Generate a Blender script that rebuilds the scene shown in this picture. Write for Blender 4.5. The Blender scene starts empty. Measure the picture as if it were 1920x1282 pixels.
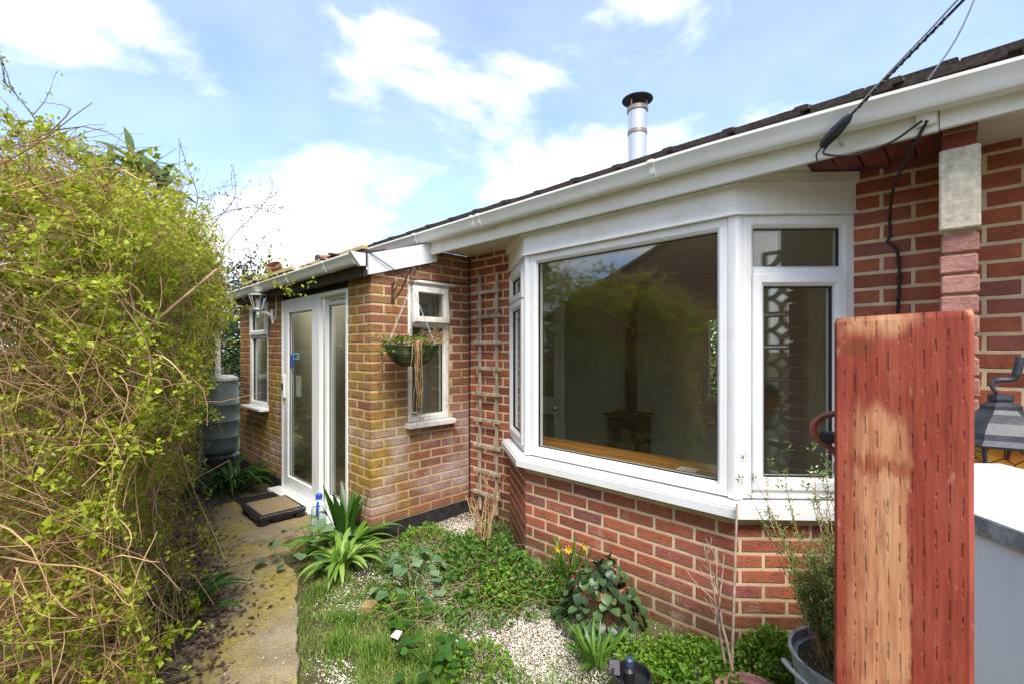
import bpy, math, random
import numpy as np
from mathutils import Vector, Matrix, Euler
R = math.radians
rng = random.Random(11)
nr = np.random.default_rng(11)

# ------------------------------------------------------------------ camera
CAM_H = 1.47
FPX = 860.0                       # focal length in pixels of the 1920 px photograph
scene = bpy.context.scene
COL = scene.collection
cam_d = bpy.data.cameras.new('camera')
cam = bpy.data.objects.new('camera', cam_d)
COL.objects.link(cam)
cam.location = (0, 0, CAM_H)
CA = 45.7
cam.rotation_euler = (R(90), 0, R(90 - CA))
cam_d.sensor_width = 36
cam_d.lens = FPX / 1920 * 36
cam_d.shift_y = 16 / 1920
cam_d.clip_start = 0.02
cam_d.clip_end = 4000
cam_d.dof.use_dof = True
cam_d.dof.focus_distance = 3.2
cam_d.dof.aperture_fstop = 13
scene.camera = cam

# ------------------------------------------------------------------ sky and sun
SUN_EL, SUN_AZ = 57, 126          # azimuth measured from +Y clockwise: behind the camera, to its right
world = bpy.data.worlds.new('World')
scene.world = world
world.use_nodes = True
wn = world.node_tree
for n in list(wn.nodes):
    wn.nodes.remove(n)
def wnode(t, **k):
    n = wn.nodes.new(t)
    for a, b in k.items():
        setattr(n, a, b)
    return n
wl = wn.links.new
sky = wnode('ShaderNodeTexSky', sky_type='NISHITA', sun_disc=False)
sky.sun_elevation = R(SUN_EL)
sky.sun_rotation = R(SUN_AZ)
sky.air_density = 1.0
sky.dust_density = 0.6
sky.ozone_density = 1.5
tc = wnode('ShaderNodeTexCoord')
sep = wnode('ShaderNodeSeparateXYZ'); wl(tc.outputs['Generated'], sep.inputs[0])
def wmath(op, a, b=None, clamp=False):
    n = wnode('ShaderNodeMath', operation=op, use_clamp=clamp)
    for i, v in enumerate((a, b)):
        if v is None: continue
        if isinstance(v, (int, float)): n.inputs[i].default_value = v
        else: wl(v, n.inputs[i])
    return n.outputs[0]
mp = wnode('ShaderNodeMapping'); wl(tc.outputs['Generated'], mp.inputs[0])
mp.inputs['Location'].default_value = (9.1, 0.6, 4.2)
mp.inputs['Scale'].default_value = (1.0, 1.0, 1.9)
n1 = wnode('ShaderNodeTexNoise'); wl(mp.outputs[0], n1.inputs['Vector'])
n1.inputs['Scale'].default_value = 2.3; n1.inputs['Detail'].default_value = 10
n1.inputs['Roughness'].default_value = 0.56; n1.inputs['Distortion'].default_value = 0.15
horiz = wmath('MULTIPLY', wmath('SUBTRACT', 0.40, sep.outputs['Z']), 0.22)     # more cloud low down, as towards any horizon
dens = wmath('ADD', n1.outputs['Fac'], horiz)
rampc = wnode('ShaderNodeValToRGB'); wl(dens, rampc.inputs[0])
rampc.color_ramp.elements[0].position = 0.47; rampc.color_ramp.elements[0].color = (.20, .20, .20, 1)
rampc.color_ramp.elements[1].position = 0.62; rampc.color_ramp.elements[1].color = (1, 1, 1, 1)
rampc.color_ramp.interpolation = 'EASE'
n2 = wnode('ShaderNodeTexNoise'); wl(mp.outputs[0], n2.inputs['Vector'])
n2.inputs['Scale'].default_value = 4.5; n2.inputs['Detail'].default_value = 6
shade = wnode('ShaderNodeValToRGB'); wl(n2.outputs['Fac'], shade.inputs[0])
shade.color_ramp.elements[0].position = 0.35; shade.color_ramp.elements[0].color = (2.9, 3.05, 3.35, 1)
shade.color_ramp.elements[1].position = 0.62; shade.color_ramp.elements[1].color = (4.3, 4.3, 4.3, 1)
skyg = wnode('ShaderNodeMix', data_type='RGBA', blend_type='MULTIPLY'); skyg.inputs[0].default_value = 1
wl(sky.outputs[0], skyg.inputs[6]); skyg.inputs[7].default_value = (0.57, 0.69, 0.86, 1)
mixc = wnode('ShaderNodeMix', data_type='RGBA')
wl(rampc.outputs[0], mixc.inputs[0]); wl(skyg.outputs[2], mixc.inputs[6]); wl(shade.outputs[0], mixc.inputs[7])
bg = wnode('ShaderNodeBackground'); bg.inputs[1].default_value = 0.13
wl(mixc.outputs[2], bg.inputs[0])
wo = wnode('ShaderNodeOutputWorld'); wl(bg.outputs[0], wo.inputs[0])

sun_d = bpy.data.lights.new('sun', 'SUN')
sun_d.energy = 2.1
sun_d.angle = R(30)
sun_d.color = (1.0, 0.95, 0.87)
sun = bpy.data.objects.new('sun', sun_d)
COL.objects.link(sun)
sd = Vector((math.sin(R(SUN_AZ)) * math.cos(R(SUN_EL)), math.cos(R(SUN_AZ)) * math.cos(R(SUN_EL)), math.sin(R(SUN_EL))))
sun.rotation_euler = sd.to_track_quat('Z', 'Y').to_euler()
sun.location = sd * 30

vs = scene.view_settings
vs.view_transform = 'Standard'
vs.look = 'None'
vs.gamma = 1
vs.exposure = 1.75
vs.use_curve_mapping = False
scene.cycles.use_denoising = True
scene.cycles.max_bounces = 8
scene.cycles.transparent_max_bounces = 12
scene.cycles.caustics_reflective = False
scene.cycles.caustics_refractive = False
scene.cycles.sample_clamp_indirect = 6

# ------------------------------------------------------------------ helpers
def tag(o, label=None, cat=None, group=None, kind=None):
    if label: o['label'] = label
    if cat: o['category'] = cat
    if group: o['group'] = group
    if kind: o['kind'] = kind
    return o

def thing(name, loc, label, cat, group=None, rz=0):
    o = bpy.data.objects.new(name, None)
    COL.objects.link(o)
    o.location = loc
    o.rotation_euler = (0, 0, rz)
    o.empty_display_size = 0.1
    return tag(o, label, cat, group)

def link(name, me, mat=None, parent=None, loc=None, rot=None, scale=None):
    """Link a mesh object; loc and mesh are in world coordinates, the parent's place is undone."""
    if mat is not None and not me.materials:
        me.materials.append(mat)
    o = bpy.data.objects.new(name, me)
    COL.objects.link(o)
    if parent is not None:
        o.parent = parent
        o.matrix_parent_inverse = world_of(parent).inverted()
    if loc is not None: o.location = loc
    if rot is not None: o.rotation_euler = rot
    if scale is not None: o.scale = scale if hasattr(scale, '__len__') else (scale,) * 3
    return o

def world_of(o):
    m = Matrix.LocRotScale(o.location, o.rotation_euler, o.scale)
    if o.parent is not None:
        m = world_of(o.parent) @ o.matrix_parent_inverse @ m
    return m

def V(*a): return Vector(a)

class MB:
    """collects shapes into one mesh"""
    def __init__(s): s.v = []; s.f = []
    def add(s, vs, fs):
        b = len(s.v)
        s.v += [tuple(p) for p in vs]
        s.f += [tuple(i + b for i in f) for f in fs]
    def box(s, c, d, bev=0.0, M=None):
        hx, hy, hz = d[0] / 2, d[1] / 2, d[2] / 2
        if bev <= 0:
            vs = [V(sx * hx, sy * hy, sz * hz) for sz in (-1, 1) for sy in (-1, 1) for sx in (-1, 1)]
            fs = [(0, 2, 3, 1), (4, 5, 7, 6), (0, 1, 5, 4), (2, 6, 7, 3), (0, 4, 6, 2), (1, 3, 7, 5)]
        else:
            b = min(bev, hx * .9, hy * .9, hz * .9)
            vs = []; idx = {}
            for sx in (-1, 1):
                for sy in (-1, 1):
                    for sz in (-1, 1):
                        for ax in range(3):
                            p = [sx * hx, sy * hy, sz * hz]
                            for k in range(3):
                                if k != ax: p[k] -= (sx, sy, sz)[k] * b
                            idx[(sx, sy, sz, ax)] = len(vs); vs.append(V(*p))
            fs = []
            def q(a): fs.append(tuple(idx[k] for k in a))
            for t in (-1, 1):
                q([(t, -1, -1, 0), (t, 1, -1, 0), (t, 1, 1, 0), (t, -1, 1, 0)][::t])
                q([(-1, t, -1, 1), (-1, t, 1, 1), (1, t, 1, 1), (1, t, -1, 1)][::t])
                q([(-1, -1, t, 2), (1, -1, t, 2), (1, 1, t, 2), (-1, 1, t, 2)][::t])
            for a in (-1, 1):
                for cc in (-1, 1):
                    q([(a, cc, -1, 0), (a, cc, -1, 1), (a, cc, 1, 1), (a, cc, 1, 0)])
                    q([(a, -1, cc, 0), (a, -1, cc, 2), (a, 1, cc, 2), (a, 1, cc, 0)])
                    q([(-1, a, cc, 1), (-1, a, cc, 2), (1, a, cc, 2), (1, a, cc, 1)])
                    for e in (-1, 1):
                        q([(a, cc, e, 0), (a, cc, e, 1), (a, cc, e, 2)])
        C = V(*c)
        if M is None: vs = [p + C for p in vs]
        else: vs = [M @ (p + C) for p in vs]
        s.add(vs, fs)
        return s
    def tube(s, pts, r, n=8, cap=True):
        pts = [Vector(p) for p in pts]
        rs = r if hasattr(r, '__len__') else [r] * len(pts)
        if len(rs) != len(pts): rs = list(np.interp(np.linspace(0, 1, len(pts)), np.linspace(0, 1, len(rs)), rs))
        up = None; rings = []
        for i, p in enumerate(pts):
            t = (pts[min(i + 1, len(pts) - 1)] - pts[max(i - 1, 0)])
            if t.length < 1e-9: t = V(0, 0, 1)
            t.normalize()
            if up is None:
                up = V(0, 0, 1) if abs(t.z) < .9 else V(1, 0, 0)
            a = t.cross(up); a.normalize(); up = a.cross(t)
            rings.append([p + (a * math.cos(2 * math.pi * k / n) + up * math.sin(2 * math.pi * k / n)) * rs[i] for k in range(n)])
        vs = [p for rg in rings for p in rg]
        fs = []
        for i in range(len(pts) - 1):
            for k in range(n):
                fs.append((i * n + k, i * n + (k + 1) % n, (i + 1) * n + (k + 1) % n, (i + 1) * n + k))
        if cap:
            fs.append(tuple(range(n))[::-1]); fs.append(tuple((len(pts) - 1) * n + k for k in range(n)))
        s.add(vs, fs); return s
    def lathe(s, prof, c=(0, 0, 0), n=24, M=None, arc=None):
        """prof: list of (radius, z)"""
        vs = []; C = V(*c)
        for r_, z_ in prof:
            for k in range(n):
                a = 2 * math.pi * k / n
                p = V(math.cos(a) * r_, math.sin(a) * r_, z_)
                vs.append((M @ p if M is not None else p) + C)
        fs = []
        for i in range(len(prof) - 1):
            for k in range(n):
                fs.append((i * n + k, i * n + (k + 1) % n, (i + 1) * n + (k + 1) % n, (i + 1) * n + k))
        s.add(vs, fs); return s
    def sweep_ring(s, B, rect, prof):
        """mitred frame: prof = [(inset, outward)], closed profile swept round rect (u0,v0,u1,v1) in basis B(u,v,n)"""
        u0, v0, u1, v1 = rect
        vs = []
        for (d, nn) in prof:
            for (u, v) in ((u0 + d, v0 + d), (u1 - d, v0 + d), (u1 - d, v1 - d), (u0 + d, v1 - d)):
                vs.append(B(u, v, nn))
        m = len(prof); fs = []
        for i in range(m):
            j = (i + 1) % m
            for k in range(4):
                l = (k + 1) % 4
                fs.append((i * 4 + k, i * 4 + l, j * 4 + l, j * 4 + k))
        s.add(vs, fs); return s
    def extrude(s, poly, B, v0, v1):
        """poly in (u,n), swept from v0 to v1 with basis B(u,v,n)"""
        n = len(poly)
        vs = [B(u, v0, nn) for u, nn in poly] + [B(u, v1, nn) for u, nn in poly]
        fs = [tuple(range(n))[::-1], tuple(range(n, 2 * n))]
        fs += [(i, (i + 1) % n, n + (i + 1) % n, n + i) for i in range(n)]
        s.add(vs, fs); return s
    def mesh(s, name, smooth=False):
        me = bpy.data.meshes.new(name)
        me.from_pydata(s.v, [], s.f)
        me.validate(); me.update()
        import bmesh
        bm = bmesh.new(); bm.from_mesh(me); bmesh.ops.recalc_face_normals(bm, faces=bm.faces); bm.to_mesh(me); bm.free()
        if smooth: smooth_mesh(me)
        return me
    def build(s, name, mat, parent=None, smooth=False):
        return link(name, s.mesh(name, smooth), mat, parent)

def smooth_mesh(me, ang=40):
    me.polygons.foreach_set('use_smooth', [True] * len(me.polygons))
    try: me.set_sharp_from_angle(angle=R(ang))
    except Exception: pass

def basis(o, u, v, n):
    o, u, v, n = Vector(o), Vector(u), Vector(v), Vector(n)
    return lambda a, b, c: o + u * a + v * b + n * c

def soup(name, verts, faces, tint=None, smooth=False):
    """verts (N,3), faces (M,k) numpy -> mesh; tint = one float per vertex"""
    me = bpy.data.meshes.new(name)
    N = len(verts); Mf, k = faces.shape
    me.vertices.add(N); me.vertices.foreach_set('co', np.asarray(verts, dtype=np.float32).ravel())
    me.loops.add(Mf * k); me.loops.foreach_set('vertex_index', faces.astype(np.int32).ravel())
    me.polygons.add(Mf)
    me.polygons.foreach_set('loop_start', np.arange(0, Mf * k, k, dtype=np.int32))
    me.polygons.foreach_set('loop_total', np.full(Mf, k, dtype=np.int32))
    if smooth: me.polygons.foreach_set('use_smooth', np.ones(Mf, dtype=bool))
    me.update(calc_edges=True)
    if tint is not None:
        at = me.attributes.new('tint', 'FLOAT', 'POINT')
        at.data.foreach_set('value', np.asarray(tint, dtype=np.float32).ravel())
    return me

def norm(a):
    return a / np.maximum(np.linalg.norm(a, axis=-1, keepdims=True), 1e-9)

def leaf_soup(P, D, L, W, fold=0.25, droop=0.0, tint=None, up=None):
    """kite leaves: P base points, D directions, L lengths, W widths -> verts, faces, tint"""
    n = len(P); D = norm(D)
    if up is None: up = nr.normal(size=(n, 3)) * 0.6 + np.array([0, 0, 1.0])
    S = norm(np.cross(D, up)); U = norm(np.cross(S, D))
    L = np.broadcast_to(np.asarray(L, float), (n,))[:, None]; W = np.broadcast_to(np.asarray(W, float), (n,))[:, None]
    m = P + D * L * .45
    a = P
    tip = P + D * L - U * L * droop
    l = m + S * W * .5 + U * W * fold
    r_ = m - S * W * .5 + U * W * fold
    v = np.stack([a, l, tip, r_], 1).reshape(-1, 3)
    b = np.arange(n)[:, None] * 4
    f = np.concatenate([b + np.array([[0, 2, 1]]), b + np.array([[0, 3, 2]])], 0)
    t = nr.random(n) if tint is None else tint
    return v, f, np.repeat(t, 4)

def tube_soup(lines, radii, sides=4):
    """lines (n,k,3), radii (n,k) -> verts, quad faces"""
    n, k, _ = lines.shape
    T = np.empty_like(lines)
    T[:, 1:-1] = lines[:, 2:] - lines[:, :-2]; T[:, 0] = lines[:, 1] - lines[:, 0]; T[:, -1] = lines[:, -1] - lines[:, -2]
    T = norm(T)
    ref = np.where(np.abs(T[..., 2:3]) < .85, np.array([0, 0, 1.0]), np.array([1.0, 0, 0]))
    A = norm(np.cross(T, ref)); Bv = np.cross(T, A)
    ang = 2 * np.pi * np.arange(sides) / sides
    v = lines[:, :, None, :] + radii[:, :, None, None] * (A[:, :, None, :] * np.cos(ang)[None, None, :, None] + Bv[:, :, None, :] * np.sin(ang)[None, None, :, None])
    base = (np.arange(n) * k * sides)[:, None, None] + (np.arange(k - 1) * sides)[None, :, None]
    s0 = np.arange(sides)[None, None, :]; s1 = (s0 + 1) % sides
    f = np.stack([base + s0, base + s1, base + sides + s1, base + sides + s0], -1).reshape(-1, 4)
    return v.reshape(-1, 3), f

def merge(parts):
    vs, fs, ts, b = [], [], [], 0
    for p in parts:
        vs.append(p[0]); fs.append(p[1] + b); b += len(p[0])
        if len(p) > 2: ts.append(p[2])
    return np.concatenate(vs), np.concatenate(fs), (np.concatenate(ts) if ts else None)

# ------------------------------------------------------------------ materials
class N:
    def __init__(s, name, rough=0.6, spec=0.5, metal=0.0):
        s.m = bpy.data.materials.new(name); s.m.use_nodes = True
        s.t = s.m.node_tree
        s.b = s.t.nodes['Principled BSDF']
        s.b.inputs['Roughness'].default_value = rough
        s.b.inputs['Specular IOR Level'].default_value = spec
        s.b.inputs['Metallic'].default_value = metal
    def n(s, t, **k):
        x = s.t.nodes.new(t)
        for a, b in k.items(): setattr(x, a, b)
        return x
    def put(s, sock, v):
        if isinstance(v, (int, float)): sock.default_value = v
        elif isinstance(v, tuple): sock.default_value = v if len(v) == len(sock.default_value) else (*v, 1)
        else: s.t.links.new(v, sock)
    def pos(s): return s.n('ShaderNodeNewGeometry').outputs['Position']
    def obj(s): return s.n('ShaderNodeTexCoord').outputs['Object']
    def rand(s): return s.n('ShaderNodeObjectInfo').outputs['Random']
    def attr(s, a='tint'): return s.n('ShaderNodeAttribute', attribute_name=a).outputs['Fac']
    def scale(s, v, sc):
        m = s.n('ShaderNodeMapping'); s.put(m.inputs[0], v); m.inputs['Scale'].default_value = sc; return m.outputs[0]
    def noise(s, sc, det=4, vec=None, rough=.55, dist=0, w=None):
        x = s.n('ShaderNodeTexNoise'); s.put(x.inputs['Vector'], vec if vec is not None else s.pos())
        x.inputs['Scale'].default_value = sc; x.inputs['Detail'].default_value = det
        x.inputs['Roughness'].default_value = rough; x.inputs['Distortion'].default_value = dist
        return x.outputs['Fac']
    def voro(s, sc, vec=None, feature='F1', out='Distance'):
        x = s.n('ShaderNodeTexVoronoi', feature=feature); s.put(x.inputs['Vector'], vec if vec is not None else s.pos())
        x.inputs['Scale'].default_value = sc
        return x.outputs[out]
    def ramp(s, f, stops, interp='LINEAR'):
        x = s.n('ShaderNodeValToRGB'); s.put(x.inputs[0], f); cr = x.color_ramp; cr.interpolation = interp
        while len(cr.elements) < len(stops): cr.elements.new(0.5)
        for e, (p, c) in zip(cr.elements, stops):
            e.position = p; e.color = (c, c, c, 1) if isinstance(c, (int, float)) else (*c, 1)
        return x.outputs[0]
    def mix(s, f, a, b, mode='MIX'):
        x = s.n('ShaderNodeMix', data_type='RGBA', blend_type=mode)
        s.put(x.inputs[0], f); s.put(x.inputs[6], a); s.put(x.inputs[7], b); return x.outputs[2]
    def math(s, op, a, b=0.0, c=None, clamp=False):
        x = s.n('ShaderNodeMath', operation=op, use_clamp=clamp)
        s.put(x.inputs[0], a); s.put(x.inputs[1], b)
        if c is not None: s.put(x.inputs[2], c)
        return x.outputs[0]
    def xyz(s, v):
        x = s.n('ShaderNodeSeparateXYZ'); s.put(x.inputs[0], v); return x.outputs
    def step(s, v, a, b):
        x = s.n('ShaderNodeMapRange', interpolation_type='SMOOTHSTEP'); s.put(x.inputs[0], v)
        x.inputs[1].default_value = a; x.inputs[2].default_value = b; return x.outputs[0]
    def bump(s, h, st=.5, dist=.01):
        x = s.n('ShaderNodeBump'); x.inputs['Strength'].default_value = st; x.inputs['Distance'].default_value = dist
        s.put(x.inputs['Height'], h); s.t.links.new(x.outputs[0], s.b.inputs['Normal']); return s
    def col(s, c): s.put(s.b.inputs['Base Color'], c); return s
    def rough(s, c): s.put(s.b.inputs['Roughness'], c); return s
    def trans(s, w):
        """thin leaf: add a little translucency"""
        tr = s.n('ShaderNodeBsdfTranslucent'); src = s.b.inputs['Base Color'].links
        if src: s.t.links.new(src[0].from_socket, tr.inputs[0])
        else: tr.inputs[0].default_value = s.b.inputs['Base Color'].default_value
        mx = s.n('ShaderNodeMixShader'); mx.inputs[0].default_value = w
        s.t.links.new(s.b.outputs[0], mx.inputs[1]); s.t.links.new(tr.outputs[0], mx.inputs[2])
        s.t.links.new(mx.outputs[0], s.t.nodes['Material Output'].inputs[0]); return s

def simple(name, c, rough=.6, var=.12, sc=8, spec=.5, metal=0, bump=0.0, bsc=60, dist=.004, streak=None):
    k = N(name, rough, spec, metal)
    vec = k.pos()
    if streak: vec = k.scale(vec, streak)
    f = k.noise(sc, 5, vec)
    lo = tuple(x * (1 - var * 1.6) for x in c); hi = tuple(min(1, x * (1 + var)) for x in c)
    k.col(k.ramp(f, [(.3, lo), (.7, hi)]))
    if bump: k.bump(k.noise(bsc, 4, vec), bump, dist)
    return k.m

def brick_mat(name, stops, algae=0.0, pale=0.0, eaves_shade=0.0, splash=0.0):
    k = N(name, .88, .25)
    p = k.pos(); ob = k.rand()
    c = k.ramp(ob, stops)
    c = k.mix(k.math('MULTIPLY', k.ramp(k.noise(13, 6, p, .7), [(.42, 0), (.68, 1)]), .38), c, (.13, .048, .038))
    c = k.mix(k.ramp(k.noise(160, 3, p), [(.62, 0), (.75, .5)]), c, (.40, .21, .14))
    c = k.mix(k.ramp(k.noise(210, 2, p), [(.25, .55), (.38, 0)]), c, (.06, .03, .028))
    if algae:
        z = k.xyz(p)
        low = k.noise(2.3, 5, p, .6)
        right = k.step(z[1], 2.55, 1.7)                    # nearer the wet outer corner
        f = k.math('MULTIPLY', k.math('ADD', k.ramp(low, [(.38, 0), (.62, 1)]), k.math('MULTIPLY', ob, .35)), k.math('ADD', .12, k.math('MULTIPLY', right, .8)))
        f = k.math('MULTIPLY', f, algae, clamp=True)
        c = k.mix(f, c, k.ramp(k.noise(14, 4, p), [(.3, (.22, .135, .014)), (.7, (.42, .26, .035))]))
    if pale:
        z = k.xyz(p)
        m = k.math('MULTIPLY', k.ramp(k.noise(3.2, 5, p, .6), [(.46, 0), (.66, 1)]), k.math('MULTIPLY', k.step(z[2], 1.15, .7), k.step(z[2], .1, .3)))
        c = k.mix(k.math('MULTIPLY', m, pale), c, (.50, .40, .38))
    if eaves_shade:  # shade below the soffit, painted into the brick colour
        z = k.xyz(p)
        c = k.mix(k.math('MULTIPLY', k.step(k.math('ADD', z[2], k.math('MULTIPLY', k.noise(6, 3, p), .2)), 2.18, 2.36), eaves_shade), c, (.07, .04, .034))
    if splash:
        z = k.xyz(p)
        m = k.math('MULTIPLY', k.step(k.math('ADD', z[2], k.math('MULTIPLY', k.math('SUBTRACT', k.noise(5, 5, p, .6), .5), .35)), .28, .05), splash)
        c = k.mix(m, c, k.ramp(k.noise(11, 4, p), [(.35, (.11, .06, .035)), (.65, (.17, .125, .045))]))
        ef = k.math('MULTIPLY', k.ramp(k.noise(6, 6, p, .65), [(.58, 0), (.74, .55)]), k.step(z[2], .75, .35))
        c = k.mix(ef, c, (.52, .36, .30))
    k.col(c)
    crease = k.ramp(k.noise(34, 6, k.scale(p, (1, 1, 1.5)), .65, .5), [(.36, 0), (.48, 1), (.62, .85)])
    h = k.math('ADD', k.noise(120, 5, p), k.math('MULTIPLY', crease, .7))
    k.bump(h, .8, .004)
    return k.m

M = {}
M['brick'] = brick_mat('brick_red', [(0, (.26, .085, .055)), (.12, (.37, .112, .060)), (.45, (.45, .140, .070)), (.72, (.51, .165, .082)), (.9, (.43, .145, .10)), (1, (.28, .11, .09))], eaves_shade=.22, splash=.75)
M['brick_plain'] = brick_mat('brick_dark_red', [(0, (.30, .075, .045)), (1, (.36, .11, .07))])
M['brick_porch'] = brick_mat('brick_weathered', [(0, (.19, .075, .06)), (.3, (.27, .10, .075)), (.55, (.34, .11, .065)), (.8, (.25, .12, .10)), (1, (.36, .15, .085))], algae=.92, pale=.75)
M['brick_pier'] = brick_mat('brick_pink', [(0, (.42, .19, .14)), (1, (.52, .27, .21))])
def mortar(name, c, algae):
    k = N(name, .95, .1); p = k.pos()
    cc = k.ramp(k.noise(14, 6, p), [(.3, tuple(x * .72 for x in c)), (.7, c)])
    z = k.xyz(p); cc = k.mix(k.math('MULTIPLY', k.step(k.math('ADD', z[2], k.math('MULTIPLY', k.noise(5, 5, p), .3)), .45, .15), .55), cc, (.22, .17, .08))
    cc = k.mix(k.ramp(k.noise(7, 6, p, .7), [(.56, 0), (.7, .5)]), cc, (.34, .25, .15))
    if algae: cc = k.mix(k.math('MULTIPLY', k.ramp(k.noise(2.6, 5, p), [(.4, 0), (.62, 1)]), algae), cc, (.20, .14, .035))
    k.col(cc); k.bump(k.noise(140, 4, p), .8, .004); return k.m
M['mortar'] = mortar('mortar_buff', (.84, .67, .43), 0)
M['mortar_porch'] = mortar('mortar_weathered', (.72, .55, .31), .5)
def upvc():
    k = N('white_plastic_frame', .28, .5); p = k.pos()
    c = k.mix(k.ramp(k.noise(5, 6, p, .65), [(.50, 0), (.8, .4)]), (.82, .82, .79), (.60, .56, .44))
    c = k.mix(k.ramp(k.noise(16, 6, k.scale(p, (1, 1, .12)), .7), [(.55, 0), (.75, .35)]), c, (.48, .46, .36))
    k.col(c)
    return k.m
M['upvc'] = upvc()
def old_white(name, base, dirt, amt, streak):
    k = N(name, .55, .4); p = k.pos(); v = k.scale(p, streak)
    c = k.mix(k.ramp(k.noise(9, 7, v, .7), [(.48, 0), (.72, amt)]), base, dirt)
    c = k.mix(k.ramp(k.noise(3, 6, p, .7), [(.55, 0), (.8, amt * .6)]), c, (.36, .27, .15))
    k.col(c); k.bump(k.noise(30, 4, v), .3, .003); return k.m
M['fascia'] = old_white('white_fascia_board', (.80, .78, .70), (.55, .48, .33), .35, (1, 1, 1))
M['gutter'] = old_white('cream_gutter_plastic', (.80, .79, .72), (.62, .55, .36), .3, (1, 1, .4))
M['soffit'] = old_white('cream_soffit', (.62, .55, .38), (.38, .29, .16), .5, (1, 1, 1))
M['oldpaint'] = old_white('weathered_white_paint', (.74, .71, .64), (.33, .27, .20), .75, (6, 1, 1))
M['barge'] = old_white('white_painted_bargeboard', (.74, .75, .76), (.42, .40, .38), .55, (1, .6, 9))
M['tile'] = simple('brown_concrete_tile', (.085, .060, .050), .95, .35, 60, bump=.9, bsc=220, dist=.004)
M['gasket'] = simple('black_rubber', (.012, .012, .012), .5, .1)
M['black'] = simple('black_plastic', (.018, .018, .02), .42, .2, bump=.15, bsc=90)
M['greybutt'] = simple('grey_green_plastic', (.15, .18, .17), .45, .12, 5)
M['blackiron'] = simple('black_cast_metal', (.035, .038, .045), .5, .3, 20, bump=.3, bsc=80)
M['rustiron'] = simple('rusty_iron', (.09, .045, .03), .8, .4, 40, bump=.5, bsc=160)
M['cable'] = simple('black_cable', (.015, .015, .016), .5, .2)
M['greycable'] = simple('grey_cable', (.30, .30, .31), .5, .2)
M['steel'] = simple('stainless_flue', (.62, .60, .57), .30, .10, 3, metal=.75, streak=(1, 1, .15))
M['steelband'] = simple('tarnished_band', (.34, .27, .21), .4, .2, 12, metal=.8)
M['galv'] = simple('galvanised_metal', (.46, .48, .49), .5, .25, 26, metal=.25, bump=.1)
M['terracotta'] = simple('terracotta', (.42, .16, .09), .85, .25, 14, bump=.3)
M['trellis'] = simple('grey_weathered_wood', (.44, .37, .26), .9, .35, 14, bump=.7, bsc=70, streak=(3, 3, .5))
M['battens'] = simple('pale_new_timber', (.52, .36, .16), .8, .2, 12, bump=.3)
M['darkwood'] = simple('dark_stained_timber', (.05, .032, .022), .85, .35, 16, bump=.4)
M['bitumen'] = simple('black_bitumen_plinth', (.022, .021, .02), .7, .5, 18, bump=.7, bsc=70)
M['mat'] = simple('coir_mat', (.33, .24, .12), .98, .4, 150, bump=1, bsc=400)
M['conc_block'] = simple('grey_concrete_block', (.62, .55, .40), .95, .22, 40, bump=.7, bsc=180)
M['redboard'] = simple('red_stained_boards', (.20, .045, .03), .8, .35, 12, bump=.5, bsc=40, streak=(1, .3, 1))
M['varnish'] = simple('varnished_window_board', (.55, .23, .05), .25, .3, 5, streak=(.3, 3, 1))
M['roomwall'] = simple('room_paint', (.74, .72, .62), .9, .05)
M['roomceil'] = simple('room_ceiling', (.8, .8, .77), .9, .05)
M['carpet'] = simple('dark_carpet', (.30, .26, .20), .98, .3, 50)
M['porchwall'] = simple('porch_paint', (.50, .45, .33), .9, .08)
M['porchfloor'] = simple('porch_floor', (.36, .24, .12), .6, .3, 8)
M['roomdoor'] = simple('interior_white_gloss', (.82, .81, .76), .35, .05)
M['stove'] = simple('matt_black_stove', (.012, .012, .013), .7, .2)
M['chrome'] = simple('chrome', (.75, .75, .75), .15, .05, metal=1)
M['bluecap'] = simple('blue_plastic', (.02, .09, .55), .35, .05)
M['milk'] = simple('cloudy_bottle_plastic', (.62, .68, .66), .3, .1)
M['paper'] = simple('white_paper', (.56, .54, .50), .8, .1)
M['whitemetal'] = simple('white_enamel_panel', (.82, .83, .83), .5, .06, 2.5, bump=.05)
M['lampwhite'] = simple('white_lamp_metal', (.78, .78, .75), .35, .06)
M['cane'] = simple('weathered_cane', (.42, .30, .23), .7, .25, 30)
M['neigh_roof'] = simple('grey_brown_roof', (.13, .11, .09), .9, .3, 10)

def glass(name, r0, tintc):
    m = bpy.data.materials.new(name); m.use_nodes = True; t = m.node_tree
    for n in list(t.nodes): t.nodes.remove(n)
    lw = t.nodes.new('ShaderNodeLayerWeight'); lw.inputs[0].default_value = .5
    pw = t.nodes.new('ShaderNodeMath'); pw.operation = 'POWER'; pw.inputs[1].default_value = 4
    t.links.new(lw.outputs['Facing'], pw.inputs[0])
    ma = t.nodes.new('ShaderNodeMath'); ma.operation = 'MULTIPLY_ADD'; ma.inputs[1].default_value = 1 - r0; ma.inputs[2].default_value = r0
    t.links.new(pw.outputs[0], ma.inputs[0])
    tr = t.nodes.new('ShaderNodeBsdfTransparent'); tr.inputs[0].default_value = (*tintc, 1)
    gl = t.nodes.new('ShaderNodeBsdfGlossy'); gl.inputs['Roughness'].default_value = 0.0; gl.inputs[0].default_value = (1, 1, .98, 1)
    mx = t.nodes.new('ShaderNodeMixShader'); t.links.new(ma.outputs[0], mx.inputs[0]); t.links.new(tr.outputs[0], mx.inputs[1]); t.links.new(gl.outputs[0], mx.inputs[2])
    o = t.nodes.new('ShaderNodeOutputMaterial'); t.links.new(mx.outputs[0], o.inputs[0])
    return m
M['glass'] = glass('double_glazing', .10, (.95, .97, .94))
M['lampglass'] = glass('lamp_glass', .06, (.95, .95, .95))

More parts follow.
